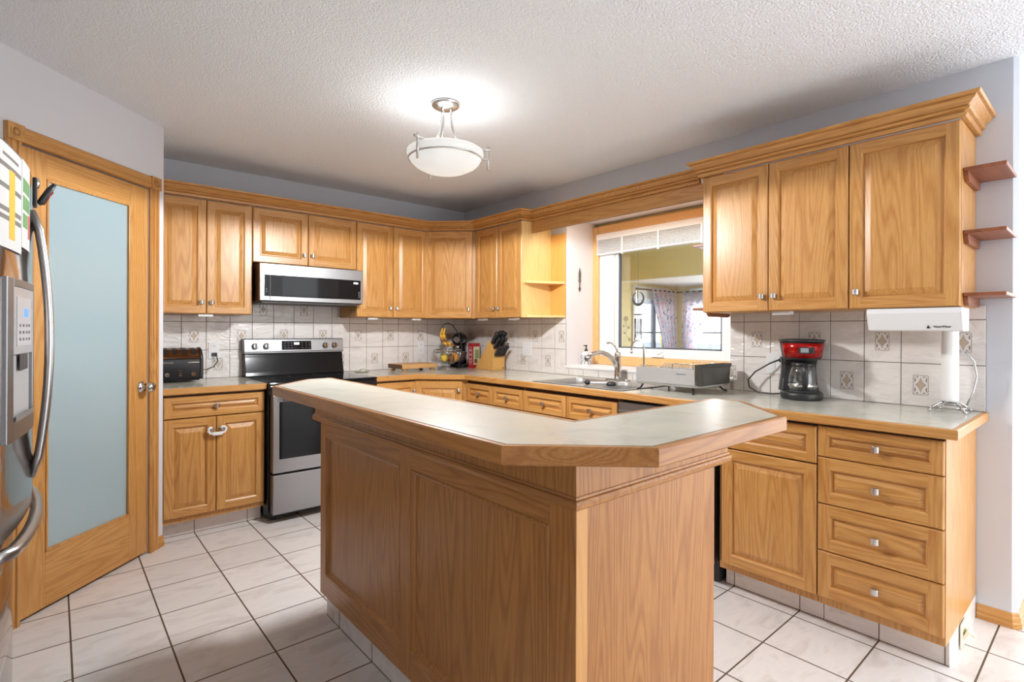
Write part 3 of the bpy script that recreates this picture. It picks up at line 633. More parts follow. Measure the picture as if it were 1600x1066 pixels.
# ------------------------------------------------------------------ microwave
t = thing('microwave', 'low profile stainless microwave mounted under the short cabinet, over the stove', 'microwave', (-2.036, 0, 1.466)); W = .757
b = B(); b.box(.0, W, -.408, -.008, .0, .262); build('body', b, plain('microwave_case', srgb(70, 46, 32), .35), t, bevel=.002)
b = B(); b.box(0, W, -.432, -.409, .004, .264, 0); build('door_panel', b, STEEL, t, bevel=.003)
b = B(); b.box(.030, W-.020, -.434, -.431, .035, .185, 0); b.box(.15, .56, -.4346, -.4338, .045, .178, 1); build('door_window', b, [BLACKGLASS, plain('smoked_window', (.012, .013, .016, 1), .06, 0, .25)], t)
b = B(); b.box(.066, .069, -.4352, -.431, .006, .262, 0); build('door_seam', b, BLACKPL, t)
b = B(); b.box(.68, .715, -.4352, -.4338, .157, .168); build('clock_display', b, WHITEDISP, t)
b = B()
for k in range(3): b.box(.718, .730, -.4352, -.4338, .052+k*.017, .061+k*.017)
for k in range(2): b.box(.040, .048, -.4352, -.4338, .062+k*.017, .070+k*.017)
build('buttons', b, GREYP, t)
b = B(); b.box(.02, W-.02, -.41, -.03, -.008, 0); build('vent_grille', b, DARKPL, t)

# ------------------------------------------------------------------ dishwasher
t = thing('dishwasher', 'stainless dishwasher under the counter below the dish rack', 'dishwasher', (0, -2.416, 0), R(-90)); W = .598
b = B(); b.box(.002, W-.002, -.58, -.03, .012, .870); build('body', b, BLACKPL, t)
b = B(); b.box(.004, W-.004, -.632, -.581, .11, .858); build('door', b, STEEL, t, bevel=.004)
b = B(); b.box(.005, W-.005, -.638, -.633, .795, .812); build('handle_lip', b, STEEL, t, bevel=.002)
b = B(); b.box(.006, W-.006, -.56, -.54, .003, .105); build('kick_plate', b, BLACKPL, t)

# ------------------------------------------------------------------ refrigerator
t = thing('refrigerator', 'polished stainless french door refrigerator with ice dispenser, at the left edge', 'refrigerator', (0, 0, 0))
FC = -2.25; KF = .24; XF = -3.1565
fx = lambda y, x0=XF: x0-KF*(y-FC)**2
b = B(); b.box(-3.95, -3.262, -2.705, -1.795, .02, 1.70); build('cabinet', b, plain('fridge_side_grey', (.18, .18, .18, 1), .4), t)
def fdoor(ya, yb, z0, z1, x0=XF):
    b = B(); n = 16; ys = [ya+(yb-ya)*i/n for i in range(n+1)]
    r = .012; P = [(fx(y, x0), y) for y in ys]; P[0] = (P[0][0]-.006, P[0][1]); P[-1] = (P[-1][0]-.006, P[-1][1])
    pts = [(-3.262, ya)]+P+[(-3.262, yb)]
    a = [b.v((x, y, z0)) for x, y in pts]; c = [b.v((x, y, z1)) for x, y in pts]; m = len(pts)
    b.f(a[::-1]); b.f(c)
    for i in range(m): b.f([a[i], a[(i+1) % m], c[(i+1) % m], c[i]], 0, 1 <= i < m-2)
    return b
d_l = build('door', fdoor(-2.703, -2.2525, .776, 1.70), FRIDGE_STEEL, t); d_r = build('door', fdoor(-2.2475, -1.797, .776, 1.70), FRIDGE_STEEL, t)
fz = build('freezer_drawer', fdoor(-2.703, -1.797, .085, .770, -3.199), FRIDGE_STEEL, t)
for (yh, par) in ((-2.285, d_l), (-2.215, d_r)):
    b = B(); pts = [(XF-.004, yh, .842)]+[(XF+.004+.033*math.sin(math.pi*i/14)**.8, yh, .842+.765*i/14) for i in range(1, 14)]+[(XF-.004, yh, 1.607)]
    b.tube(pts, .011, 10, flat=1.0); build('handle', b, SATIN, par)
b = B(); pts = [(-3.215, -1.86, .735)]+[(-3.205+.058*math.sin(math.pi*i/16)**.6, -1.86-.80*i/16, .735) for i in range(1, 16)]+[(-3.23, -2.66, .735)]
b.tube(pts, .016, 10); build('handle', b, SATIN, fz)
# water and ice dispenser on the near door
b = B()
def dsp(y, off): return fx(y)+off
ya, yb = -2.672, -2.385; zt, zb = 1.388, 1.000; n = 8
ys = [ya+(yb-ya)*i/n for i in range(n+1)]
for (y0_, y1_, z0_, z1_, m) in ((ya, ya+.045, zb, zt, 0), (yb-.018, yb, zb, zt, 0), (ya+.045, yb-.018, zt-.02, zt, 0), (ya+.045, yb-.018, zb, zb+.045, 0), (ya+.045, yb-.018, 1.205, zt-.02, 1)):
    k = 4; yy = [y0_+(y1_-y0_)*i/k for i in range(k+1)]; pts = [(fx(y)+.010, y) for y in yy]+[(fx(y)-.005, y) for y in yy[::-1]]; b.prism(pts, z0_, z1_, m)
build('dispenser_frame', b, [STEEL, plain('dispenser_panel', (.40, .40, .41, 1), .25)], d_l, bevel=.002, label='silver dispenser surround')
b = B(); yy = [ya+.046+(yb-.019-ya-.046)*i/4 for i in range(5)]
pts = [(fx(y)+.001, y) for y in yy]; 
b.prism([(fx(y)+.0015, y) for y in yy]+[(fx(y)-.003, y) for y in yy[::-1]], zb+.046, 1.204); build('dispenser_recess', b, plain('grey_recess', (.42, .42, .43, 1), .4), d_l)
def on_door(yc, w, z0, z1, off, m=0, bb=None):
    q = [yc-w/2+w*i/2 for i in range(3)]; bb.prism([(fx(y)+off, y) for y in q]+[(fx(y)+off-.0012, y) for y in q[::-1]], z0, z1, m)
b = B(); on_door(-2.530, .150, 1.225, 1.345, .0112, 0, b); build('control_panel', b, plain('light_control_panel', (.50, .50, .52, 1), .3), d_l, bevel=.001)
b = B(); on_door(-2.530, .016, 1.296, 1.318, .0122, 0, b); on_door(-2.505, .016, 1.296, 1.318, .0122, 0, b); build('dispenser_display', b, BLUEDISP, d_l, label='blue lit digits')
b = B()
for r_ in range(3):
    for c_ in range(4): on_door(-2.58+.033*c_, .012, 1.272-.017*r_, 1.279-.017*r_, .0121, 0, b)
build('touch_buttons', b, GREYP, d_l)
b = B(); on_door(-2.52, .09, 1.165, 1.204, .008, 0, b); build('nozzle_housing', b, DARKPL, d_l)
b = B(); on_door(-2.525, .20, 1.046, 1.060, .014, 0, b); build('drip_tray', b, GREYP, d_l)
# papers and clip held on the near door
def sheet(name, label, ya, yb, z0, z1, cells, off=.0012):
    b = B(); n = 6; yy = [ya+(yb-ya)*i/n for i in range(n+1)]
    b.prism([(fx(y)+off, y) for y in yy]+[(fx(y)+off-.0008, y) for y in yy[::-1]], z0, z1, 0)
    t = build(name, b, PAPER, label=label, cat='paper')
    bb = B()
    for (c, d, e, f, m) in cells:
        y0_, y1_ = ya+(yb-ya)*c, ya+(yb-ya)*d; k = 3; q = [y0_+(y1_-y0_)*i/k for i in range(k+1)]
        bb.prism([(fx(y)+off+.0005, y) for y in q]+[(fx(y)+off-.0004, y) for y in q[::-1]], z0+(z1-z0)*e, z0+(z1-z0)*f, m)
    build('printing', bb, [YEL, GRN, REDP, GREYP], t); return t
sheet('paper_chart', 'white chart with a yellow column and grey bars, pinned high on the fridge door', -2.690, -2.515, 1.455, 1.695, [(.36, .62, .10, .78, 0), (0, .95, .77, .815, 3), (0, .95, .57, .615, 3), (0, .95, .35, .395, 3), (0, .95, .27, .315, 3), (.1, .8, .88, .91, 3)])
sheet('paper_chart', 'narrow paper with green photo squares and one red bar, beside the yellow chart', -2.510, -2.392, 1.475, 1.700, [(.12+.28*i, .34+.28*i, .64-.2*j, .80-.2*j, 1) for i in range(3) for j in range(3) if not (i == 2 and j == 2)]+[(.70, .92, .14, .42, 2)], .0012)
t = thing('magnet_clip', 'black and red magnetic clip sticking out of the refrigerator door', 'clip', (XF+.0025, -2.335, 1.655))
b = B(); b.box(-.002, .008, -.02, .02, -.045, .035); build('magnet', b, BLACKPL, t, bevel=.003)
b = B(); b.tube([(.010, 0, -.035), (.016, 0, -.030), (.034, .01, .010), (.045, .012, .028)], [.006, .009, .008, .005], 8); build('jaw', b, BLACKPL, t)
b = B(); b.tube([(.020, .004, -.034), (.040, .012, .006)], .004, 8); build('grip_pad', b, REDG, t)
b = B(); b.ball((.008, 0, .022), (.006, .012, .016)); build('button', b, CHROME, t)

# ------------------------------------------------------------------ ceiling light
t = thing('ceiling_light', 'semi flush ceiling light with frosted bowl and brushed nickel arms', 'lamp', (-1.567, -2.02, H))
b = B(); b.lathe([(.074, -.001), (.076, -.006), (.068, -.018), (.04, -.030), (.012, -.034)], n=32); build('canopy', b, NICKEL, t)
b = B(); b.lathe([(.165, -.246), (.186, -.243), (.197, -.250), (.199, -.268), (.190, -.288), (.187, -.292), (.180, -.304), (.155, -.328), (.11, -.350), (.06, -.362), (.0015, -.366)], n=48, cap0=False); build('glass_bowl', b, BOWL, t, label='lit frosted glass bowl')
b = B(); b.lathe([(.1905, -.2865), (.1935, -.2885), (.1935, -.2925), (.1885, -.2950)], n=48, cap0=False, cap1=False); build('metal_ring', b, NICKEL, t)
for a in (319, 199, 79):
    c, s_ = math.cos(R(a)), math.sin(R(a)); b = B()
    pts = [(c*r_, s_*r_, z) for r_, z in ((.028, -.028), (.030, -.07), (.036, -.12), (.052, -.17), (.08, -.21), (.12, -.232), (.18, -.240), (.245, -.240))]
    b.tube(pts, .0065, 10); build('arm', b, NICKEL, t)
    b = B(); b.tube([(c*.222, s_*.222, -.225), (c*.222, s_*.222, -.345)], .0065, 10); b.tube([(c*.19, s_*.19, -.291), (c*.222, s_*.222, -.291)], .004, 8); build('finial', b, NICKEL, t)
pl = bpy.data.lights.new('bulb_light', 'POINT'); pl.energy = 1.3; pl.shadow_soft_size = .11; pl.color = (1, .99, .97); po = bpy.data.objects.new('bulb_light', pl); COL.objects.link(po); po.location = (0, 0, -.245); po.parent = t
sl = bpy.data.lights.new('bowl_glow', 'SPOT'); sl.energy = 82; sl.spot_size = R(179); sl.spot_blend = .04; sl.shadow_soft_size = .10; sl.color = (.97, .985, 1); so = bpy.data.objects.new('bowl_glow', sl); COL.objects.link(so); so.location = (0, 0, -.372); so.parent = t

# ------------------------------------------------------------------ window
wn = thing('window_1', None, None, (0, 0, 0), kind=S); y0, y1 = -1.400, -2.790
b = B(); cw = .070
for (ya, yb) in ((y0, y0-cw), (y1+cw, y1)): b.box(XB-.018, XB, ya, yb, ZS+.072, 2.062, 0)
b.box(XB-.018, XB, y0-cw, y1+cw, ZS+.002, ZS+.072, 1); b.box(XB-.018, XB, y0-cw, y1+cw, 2.062, 2.132, 1)
for ya in (y0, y1+cw):
    for z in (ZS+.002, 2.062): b.box(XB-.022, XB, ya, ya-cw, z, z+.070, 0)
build('window_casing', b, [OCAS_V, OCAS_X], wn, bevel=.002, label='pale oak window casing')
b = B(); fy0, fy1, fz0, fz1 = y0-cw, y1+cw, ZS+.072, 2.062
for (ya, yb, za_, zb_) in ((fy0, fy0-.150, fz0, fz1), (fy1+.150, fy1, fz0, fz1), (fy0-.15, fy1+.15, fz0, fz0+.070), (fy0-.15, fy1+.15, fz1-.07, fz1)): b.box(XB-.002, XB+.05, ya, yb, za_, zb_)
for (ya, yb, za_, zb_) in ((fy0-.150, fy0-.185, fz0+.07, fz1-.07), (fy1+.185, fy1+.150, fz0+.07, fz1-.07)): b.box(XB+.012, XB+.05, ya, yb, za_, zb_)
build('window_frame', b, WHITETRIM, wn, bevel=.003, label='white vinyl frame')
b = B(); gy0, gy1, gz0, gz1 = fy0-.185, fy1+.185, fz0+.07, fz1-.07
for (ya, yb, za_, zb_) in ((gy0, gy0-.012, gz0, gz1), (gy1+.012, gy1, gz0, gz1), (gy0, gy1, gz0, gz0+.010), (gy0, gy1, gz1-.010, gz1)): b.box(XB+.020, XB+.04, ya, yb, za_, zb_)
build('glass_gasket', b, plain('dark_grey_gasket', srgb(84, 90, 100), .5), wn)
b = B(); b.box(XB+.028, XB+.032, gy0-.010, gy1+.010, gz0+.008, gz1-.008); build('glass_pane', b, PANE, wn)
b = B(); b.box(XB-.022, XB-.003, -1.985, -2.090, fz0+.010, fz0+.024); b.tube([(XB-.012, -2.03, fz0+.022), (XB-.02, -2.06, fz0+.045), (XB-.016, -2.085, fz0+.058)], .004, 8); build('crank_handle', b, WHITEPL, wn)
simple('wall_outer', [(.40, .42, .6, y0-cw, -.1, 2.6), (.40, .42, y1+cw, -4.04, -.1, 2.6), (.40, .42, y0-cw, y1+cw, -.1, fz0), (.40, .42, y0-cw, y1+cw, fz1, 2.6)], YELLOW, kind=S)
t = thing('window_blind', 'white slatted blind pulled up at the top of the kitchen window', 'blind', (XB-.003, -2.095, 1.890))
b = B(); b.box(-.055, -.004, .615, -.615, .120, .170); build('head_rail', b, WHITETRIM, t, bevel=.003)
b = B()
for k in range(11): b.box(-.052, -.006, .612, -.612, .018+k*.0094, .022+k*.0094)
build('slats', b, WHITETRIM, t)
b = B(); b.box(-.053, -.005, .612, -.612, 0, .014); build('bottom_rail', b, WHITETRIM, t, bevel=.002)
for yy in (.35, .02, -.33): b = B(); b.box(-.058, -.053, yy-.008, yy+.008, -.014, .12); build('ladder_tape', b, WHITETRIM, t)

# ------------------------------------------------------------------ sunroom beyond the window
SXF, SYL = 3.50, -.20
simple('floor_sunroom', [(.42, 3.6, -3.95, .0, -.02, .004)], plain('sunroom_floor', srgb(170, 150, 128), .5), kind=S)
def wall_open(name, fixed, a0, a1, th, axis, wins, zt):
    b = B(); cur = a0
    def bx(u0, u1, z0, z1):
        if axis == 'x': b.box(u0, u1, fixed, fixed+th, z0, z1)
        else: b.box(fixed, fixed+th, u0, u1, z0, z1)
    for (u0, u1, z0, z1) in wins: bx(cur, u0, 0, zt); bx(u0, u1, 0, z0); bx(u0, u1, z1, zt); cur = u1
    bx(cur, a1, 0, zt); return build(name, b, YELLOW, kind=S)
wz0, wz1 = .72, 1.80
wall_open('wall_sunroom_left', SYL, .42, SXF+.1, .1, 'x', [(.62, 1.62, wz0, 2.2), (2.56, 3.28, wz0, wz1)], 2.5)  # near opening added to brighten the sunroom
wall_open('wall_sunroom_far', SXF, -3.95, SYL+.1, .1, 'y', [(-3.4, -2.3, wz0, wz1), (-1.55, -.48, wz0, wz1)], 2.5)
simple('ceiling_sunroom', [(.42, 3.6, -3.95, -.1, 2.5, 2.6)], CEILW, kind=S)
simple('wall_bulkhead', [(2.30, 2.36, -3.95, SYL, 1.895, 2.5)], YELLOW, kind=S)
simple('ceiling_bay', [(2.29, SXF, -3.95, SYL, 1.885, 1.895)], CEILW, kind=S)
GREYW = plain('grey_window_frame', srgb(128, 138, 152), .5)
def sun_window(n, axis, u0, u1, mull):
    w = thing('window_%d' % n, None, None, (0, 0, 0), kind=S); b = B()
    def bx(a, c, z0, z1, d0=-.02, d1=.06):
        if axis == 'x': b.box(a, c, SYL+d0, SYL+d1, z0, z1)
        else: b.box(SXF+d0, SXF+d1, a, c, z0, z1)
    for (a, c) in ((u0-.05, u0), (u1, u1+.05)): bx(a, c, wz0-.05, wz1+.05)
    bx(u0, u1, wz0-.05, wz0); bx(u0, u1, wz1, wz1+.05); build('window_casing', b, WHITETRIM, w)
    b = B()
    for m in mull: bx(m-.03, m+.03, wz0, wz1, .01, .05)
    for (a, c) in ((u0, u0+.03), (u1-.03, u1)): bx(a, c, wz0, wz1, .01, .05)
    bx(u0, u1, 1.235, 1.255, .02, .05); build('window_frame', b, GREYW, w)
    b = B(); bx(u0, u1, wz0, wz1, .025, .03); build('glass_pane', b, PANE, w)
w5 = thing('window_5', None, None, (0, 0, 0), kind=S); b = B()  # unseen window added to let sky light onto the bulkhead
for (a, c, d, e_) in ((.58, .62, wz0-.04, 2.24), (1.62, 1.66, wz0-.04, 2.24), (.62, 1.62, wz0-.04, wz0), (.62, 1.62, 2.2, 2.24)): b.box(a, c, SYL-.015, SYL+.05, d, e_)
build('window_frame', b, WHITETRIM, w5); b = B(); b.box(.62, 1.62, SYL+.025, SYL+.03, wz0, 2.2); build('glass_pane', b, PANE, w5)
sun_window(2, 'x', 2.56, 3.28, [3.02]); sun_window(3, 'y', -1.55, -.48, [-1.1]); sun_window(4, 'y', -3.4, -2.3, [-2.85])
t = thing('roller_blind', 'rolled up pale blind on the left sunroom window, behind the wind chime', 'blind', (2.92, SYL-.03, 1.62)); b = B(); b.box(-.36, .36, -.02, 0, .06, .20); build('cassette', b, WHITETRIM, t)
b = B()
for k in range(5): b.box(-.355, .355, -.018, -.002, .012*k, .012*k+.009)
build('slats', b, plain('blue_grey_slats', srgb(170, 178, 196), .6), t)
t = thing('roller_blind', 'rolled up pale blind on the far sunroom window, behind the right curtain', 'blind', (SXF-.03, -1.02, 1.62)); b = B(); b.box(-.02, 0, -.53, .53, .06, .20); build('cassette', b, WHITETRIM, t)
b = B()
for k in range(5): b.box(-.018, -.002, -.525, .525, .012*k, .012*k+.009)
build('slats', b, plain('blue_grey_slats_far', srgb(170, 178, 196), .6), t)
def curtain_mat():
    m = NT('floral_sheer'); tc = m.n('ShaderNodeTexCoord'); v = m.n('ShaderNodeTexNoise', i_Scale=26., i_Detail=4., i_Roughness=.7); m.l(tc.outputs['Object'], v.inputs['Vector'])
    r = ramp(m, [(.36, srgb(150, 156, 184)), (.45, srgb(232, 234, 242)), (.55, srgb(240, 236, 242)), (.63, srgb(228, 176, 186)), (.74, srgb(206, 128, 146))]); m.l(v.outputs['Fac'], r.inputs[0])
    m.l(r.outputs[0], m.p.inputs['Base Color']); m.set(Roughness=.8)
    tr = m.n('ShaderNodeBsdfTranslucent'); m.l(r.outputs[0], tr.inputs[0]); mx = m.n('ShaderNodeMixShader', i_0=.6); m.l(m.p.outputs[0], mx.inputs[1]); m.l(tr.outputs[0], mx.inputs[2]); m.l(mx.outputs[0], m.t.nodes['Material Output'].inputs['Surface']); return m.m
CURT = curtain_mat()
def curtain(label, p_top0, p_top1, p_bot0, p_bot1, zt, zb):
    b = B(); nu, nv = 40, 14; rows = []
    nx = Vector((p_top1[1]-p_top0[1], -(p_top1[0]-p_top0[0]), 0)).normalized()
    for j in range(nv+1):
        v = j/nv; q = v**1.15; row = []
        for i in range(nu+1):
            u = i/nu; a = Vector((p_top0[0]+(p_top1[0]-p_top0[0])*u, p_top0[1]+(p_top1[1]-p_top0[1])*u, 0)); c = Vector((p_bot0[0]+(p_bot1[0]-p_bot0[0])*u, p_bot0[1]+(p_bot1[1]-p_bot0[1])*u, 0))
            p = a.lerp(c, q)+nx*.02*math.sin(u*34); row.append((p.x, p.y, zt+(zb-zt)*v))
        rows.append(row)
    b.loops(rows, 0, False, False, False, True); o = build('curtain', b, CURT, label=label, cat='curtain', group='sheer sunroom curtains')
    md = o.modifiers.new('thickness', 'SOLIDIFY'); md.thickness = .002
curtain('floral sheer curtain gathered to a point, left one in the sunroom corner', (2.78, SYL-.10), (3.36, SYL-.10), (3.10, SYL-.13), (3.30, SYL-.15), 1.825, .90)
curtain('floral sheer curtain gathered to a point, right one in the sunroom corner', (SXF-.10, SYL-.18), (SXF-.10, -.90), (SXF-.16, SYL-.20), (SXF-.13, -.52), 1.805, .90)
b = B(); b.tube([(2.45, SYL-.10, 1.80), (SXF-.10, SYL-.10, 1.80), (SXF-.10, -1.6, 1.80)], .009, 8); build('curtain_rod', b, IRON, label='dark curtain rod running round the sunroom corner', cat='rod')
t = thing('wind_chime', 'metal moon and sun wind chime hanging beyond the kitchen window', 'wind chime', (1.15, -1.27, 1.42))
b = B(); b.lathe([(.042, 0), (.042, .008), (.03, .010)], (0, 0, 0), 16); build('platform', b, plain('chime_wood', srgb(92, 88, 92), .5), t)
CHM = plain('chime_metal', srgb(120, 120, 132), .35, .8)
b = B(); pts = [(0, .062*math.cos(R(a)), .16+.062*math.sin(R(a))) for a in range(110, 431, 16)]; rr = [.004+.010*math.sin(math.pi*i/(len(pts)-1)) for i in range(len(pts))]; b.tube(pts, rr, 8); build('moon', b, CHM, t)
b = B(); b.lathe([(.024, -.003), (.026, 0), (.024, .003)], (0, 0, 0), 16); b.tube([(0, 0, .012), (0, 0, .30)], .0015, 6); build('hanging_cord', b, CHM, t)
for k in range(5):
    a = 2*math.pi*k/5; L_ = .16+.05*((k*2) % 5)/4; b = B(); b.tube([(.032*math.cos(a), .032*math.sin(a), -.035), (.032*math.cos(a), .032*math.sin(a), -.035-L_)], .0055, 8); b.tube([(.032*math.cos(a), .032*math.sin(a), 0), (.032*math.cos(a), .032*math.sin(a), -.035)], .0008, 4); build('chime_tube', b, CHM, t)
b = B(); b.tube([(1.15, -1.27, 1.722), (1.15, -1.27, 2.499)], .0012, 5); build('chime_hanger', b, CHM, label='thin wire from the ceiling holding the chime', cat='wire')
t = thing('flower_decal', 'small painted flower sprig sticker on the window glass, left of the chime', 'decal', (XB+.026, -1.725, 1.175))
DM = plain('decal_paint', srgb(150, 140, 112), .6); b = B()
b.tube([(0, .01, .17), (0, -.015, .12), (0, .005, .07), (0, -.025, .02)], .0015, 5)
for (yy, zz, r_) in ((.004, .19, .022), (-.022, .118, .012), (.018, .075, .010), (-.030, .022, .013), (.028, .13, .009)):
    for k in range(5): a = 2*math.pi*k/5; b.ball((0, yy+r_*.6*math.cos(a), zz+r_*.6*math.sin(a)), (.0012, r_*.45, r_*.45), n=8, k=5)
build('sprig', b, DM, t)
# outside: snowy garden, fence, pale house
simple('ground_and_rear_bounce', [(3.7, 30, -20, 20, -.6, -.5), (-8, 3.7, .4, 20, -.6, -.5), (-15, 30, -30, -6.45, -.2, -.1)], plain('snow', (.82, .85, .9, 1), .8), kind=S)  # rear slab: unseen snow laid close to bounce light onto the ceiling
b = B()
for k in range(24): b.box(9.5, 9.53, -8+k*.7, -8+k*.7+.66, -.5, .95)
build('garden_fence', b, plain('weathered_grey_boards', srgb(150, 160, 176), .8), label='grey board fence outside the sunroom', cat='fence')
b = B()
for k in range(16): b.box(1.5+k*.4, 1.5+k*.4+.37, 5.0, 5.03, -.5, .9)
build('garden_fence', b, plain('weathered_blue_boards', srgb(150, 164, 184), .8), label='grey board fence seen through the left sunroom window', cat='fence')

# ------------------------------------------------------------------ recess items
t = thing('soap_dispenser', 'white soap bottle with black scroll pattern and pump on the window ledge', 'bottle', (.165, -1.475, ZS+.0005))
b = B(); b.prism(rrect(0, 0, .062, .062, .014, 4), 0, .088, 0)
b.loops([[(x, y, z) for x, y in rrect(0, 0, w, w, r)] for w, r, z in ((.062, .014, .088), (.050, .018, .100), (.030, .0149, .108), (.026, .0129, .112))], 0, False, True); build('bottle', b, plain('white_ceramic', (.82, .82, .82, 1), .15), t)
b = B(); b.lathe([(.014, .112), (.014, .128), (.006, .130), (.005, .150), (.010, .152), (.009, .162)], n=14); b.tube([(0, 0, .158), (-.03, 0, .157)], .004, 8); build('pump', b, BLACKPL, t)
b = B()
for (ax, sg) in (('x', -1), ('y', -1)):
    for zc in (.020, .044, .068):
        for uc in (-.015, .015):
            P = [(uc+.011*math.cos(R(a))*sgn, zc+.009*math.sin(R(a))) for sgn in ((1,) if zc != .044 else (-1,)) for a in range(-120, 150, 24)]
            P3 = [((-.0315, u, z) if ax == 'x' else (u, -.0315, z)) for u, z in P]; b.tube(P3, .0018, 5)
build('scroll_pattern', b, BLACKPL, t)
b = B(); z = 1.69; x = .15; y = YJ-.0085
b.tube([(x, y, z-.075), (x, y, z-.025)], .004, 6)
for zc in (-.012, .018, .045):
    b.tube([(x+.010*math.cos(2*math.pi*i/12), y, z+zc+.014*math.sin(2*math.pi*i/12)) for i in range(12)], .0035, 6, closed=True)
b.tube([(x, y, z+.058), (x, y, z+.09)], [.006, .002], 6); b.ball((x, y, z-.080), (.012, .004, .016)); b.tube([(x, y, z-.09), (x, y, z-.106)], [.006, .001], 6)
build('iron_ornament', b, IRON, label='small cast iron key shaped ornament on the window recess wall', cat='ornament')

# ------------------------------------------------------------------ electrical plates
def plate(name, label, loc, rz, kind, w=.072, h=.118):
    t = thing(name, label, 'outlet' if kind == 'outlet' else 'switch', loc, rz)
    b = B(); b.prism([(x, y) for x, y in rrect(0, 0, w, h, .004, 2)], -.006, 0); 
    bm = b.bm
    for v in bm.verts: v.co = Vector((v.co.x, v.co.z, v.co.y))
    build('cover_plate', b, WHITEPL, t, bevel=.0015)
    if kind == 'outlet':
        for zz in (-.027, .027):
            b = B(); b.box(-.016, .016, -.0075, -.006, zz-.019, zz+.019, 0)
            for sx in (-.006, .006): b.box(sx-.0012, sx+.0012, -.0079, -.0074, zz-.001, zz+.010, 1)
            build('socket', b, [WHITEPL, DARKPL], t)
    else:
        for cx in ([0] if w < .08 else [-.023, .023]):
            b = B(); b.box(cx-.016, cx+.016, -.0085, -.006, -.033, .033); build('rocker', b, WHITEPL, t, bevel=.002)
    return t
plate('wall_outlet', 'white outlet on the tiles between the toaster and the stove', (-2.232, -.0072, 1.115), 0, 'outlet')
plate('wall_outlet', 'white outlet on the tiles above the cutting board', (-.500, -.0072, 1.10), 0, 'outlet')
plate('light_switch', 'white double rocker switch right of the knife block', (-.0072, -.955, 1.105), R(-90), 'switch', .115)
plate('light_switch', 'white switch plate behind the coffee maker cord', (-.0072, -3.050, 1.085), R(-90), 'switch', .115)
# ------------------------------------------------------------------ small things on the left counter
t = thing('toaster', 'wide black and chrome four slice toaster on the left counter', 'toaster', (-2.478, -.150, CT+.0005)); w = .268
b = B(); P = [(-.105, .012), (-.112, .03), (-.108, .150), (-.098, .175), (-.06, .213), (-.02, .224), (.03, .222), (.085, .20), (.105, .16), (.108, .03), (.10, .012)]
b.xprism(P, -w/2+.022, w/2-.022, 0); build('shell', b, BLACK, t)
for sg in (-1, 1):
    b = B(); b.xprism([(y*1.03, .006+z*1.0) for y, z in P], sg*(w/2-.022), sg*w/2); build('end_cap', b, BLACKPL, t, bevel=.008)
P2 = [(-.1085, .158), (-.1095, .170), (-.099, .1765), (-.061, .2150), (-.020, .2260), (.03, .2240), (.06, .213), (.06, .20), (.03, .21), (-.02, .212), (-.05, .20), (-.09, .16)]
b = B(); b.xprism(P2, -w/2+.0225, w/2-.0225); build('chrome_hood', b, plain('bronze_chrome', (.42, .30, .24, 1), .12, 1), t, label='polished bread slot hood')
for k in range(4):
    b = B(); xc = -w/2+.055+k*(w-.11)/3; b.xprism([(-.090, .1875), (-.0605, .2162), (-.02, .2272), (.03, .2252), (.03, .222), (-.02, .222), (-.056, .21)], xc-.013, xc+.013); build('bread_slot', b, BLACKPL, t)
for xc in (-.075, .075):
    b = B(); b.box(xc-.035, xc+.035, -.120, -.1075, .128, .137); build('lever', b, CHROME, t, bevel=.002)
    b = B(); b.T = Matrix.Translation((xc, -.1115, .055)) @ Matrix.Rotation(R(90), 4, 'X'); b.lathe([(.015, 0), (.014, .010), (.011, .013)], n=16); build('dial', b, CHROME, t)
b = B()
for k in range(3): b.box(-.008, .008, -.1128, -.1115, .042+.016*k, .050+.016*k)
build('buttons', b, CHROME, t)
b = B(); b.box(-2.243, -2.215, -.034, -.0155, 1.075, 1.098); b.tube([(-2.229, -.030, 1.088), (-2.222, -.05, 1.08), (-2.218, -.065, 1.04), (-2.25, -.09, 1.0), (-2.30, -.12, .985), (-2.345, -.13, .985)], .0035, 8)
attach(build('power_cord', b, BLACKPL), t)
t = thing('cabinet_lock', 'white child safety lock looped over two cabinet door knobs', 'lock', (-2.3415, -.655, .643))
b = B(); b.tube([(-.030, 0, .018), (-.046, 0, .012), (-.050, 0, -.004), (-.040, 0, -.018), (-.018, -.002, -.022), (.018, -.002, -.022), (.042, 0, -.016), (.050, 0, .002), (.044, 0, .016), (.028, 0, .018), (.020, 0, .008)], .0075, 8); build('loop', b, WHITEPL, t)
b = B(); b.box(-.028, .028, -.012, .002, -.032, -.012); build('latch', b, WHITEPL, t, bevel=.003)
# ------------------------------------------------------------------ corner of the counter
b = B(); b.lathe([(.045, 0), (.06, .004), (.062, .010), (.055, .008), (.04, .005)], (0, 0, 0), 24); b.ball((.01, .0, .012), (.03, .022, .016))
build('spoon_rest', b, plain('pale_ceramic', srgb(190, 184, 170), .25), loc=(-1.16, -.16, CT+.0005), label='small pale spoon rest on the counter just right of the stove', cat='spoon rest')
t = thing('cutting_board', 'thick wooden cutting board on short feet in the counter corner', 'board', (-.705, -.215, CT+.0005), R(3))
b = B(); b.box(-.180, .180, -.115, .115, .020, .058, 0); build('board', b, BOARD, t, bevel=.003)
b = B(); b.box(-.1808, -.1802, -.113, .113, .022, .056); build('end_grain_shade', b, END_SHADE, t)  # end grain sheet, coloured dark to paint in the shadow there
for fx_ in (-.145, .145):
    for fy_ in (-.085, .085): b = B(); b.lathe([(.016, 0), (.018, .02)], (fx_, fy_, 0), 14); build('foot', b, BOARD, t)
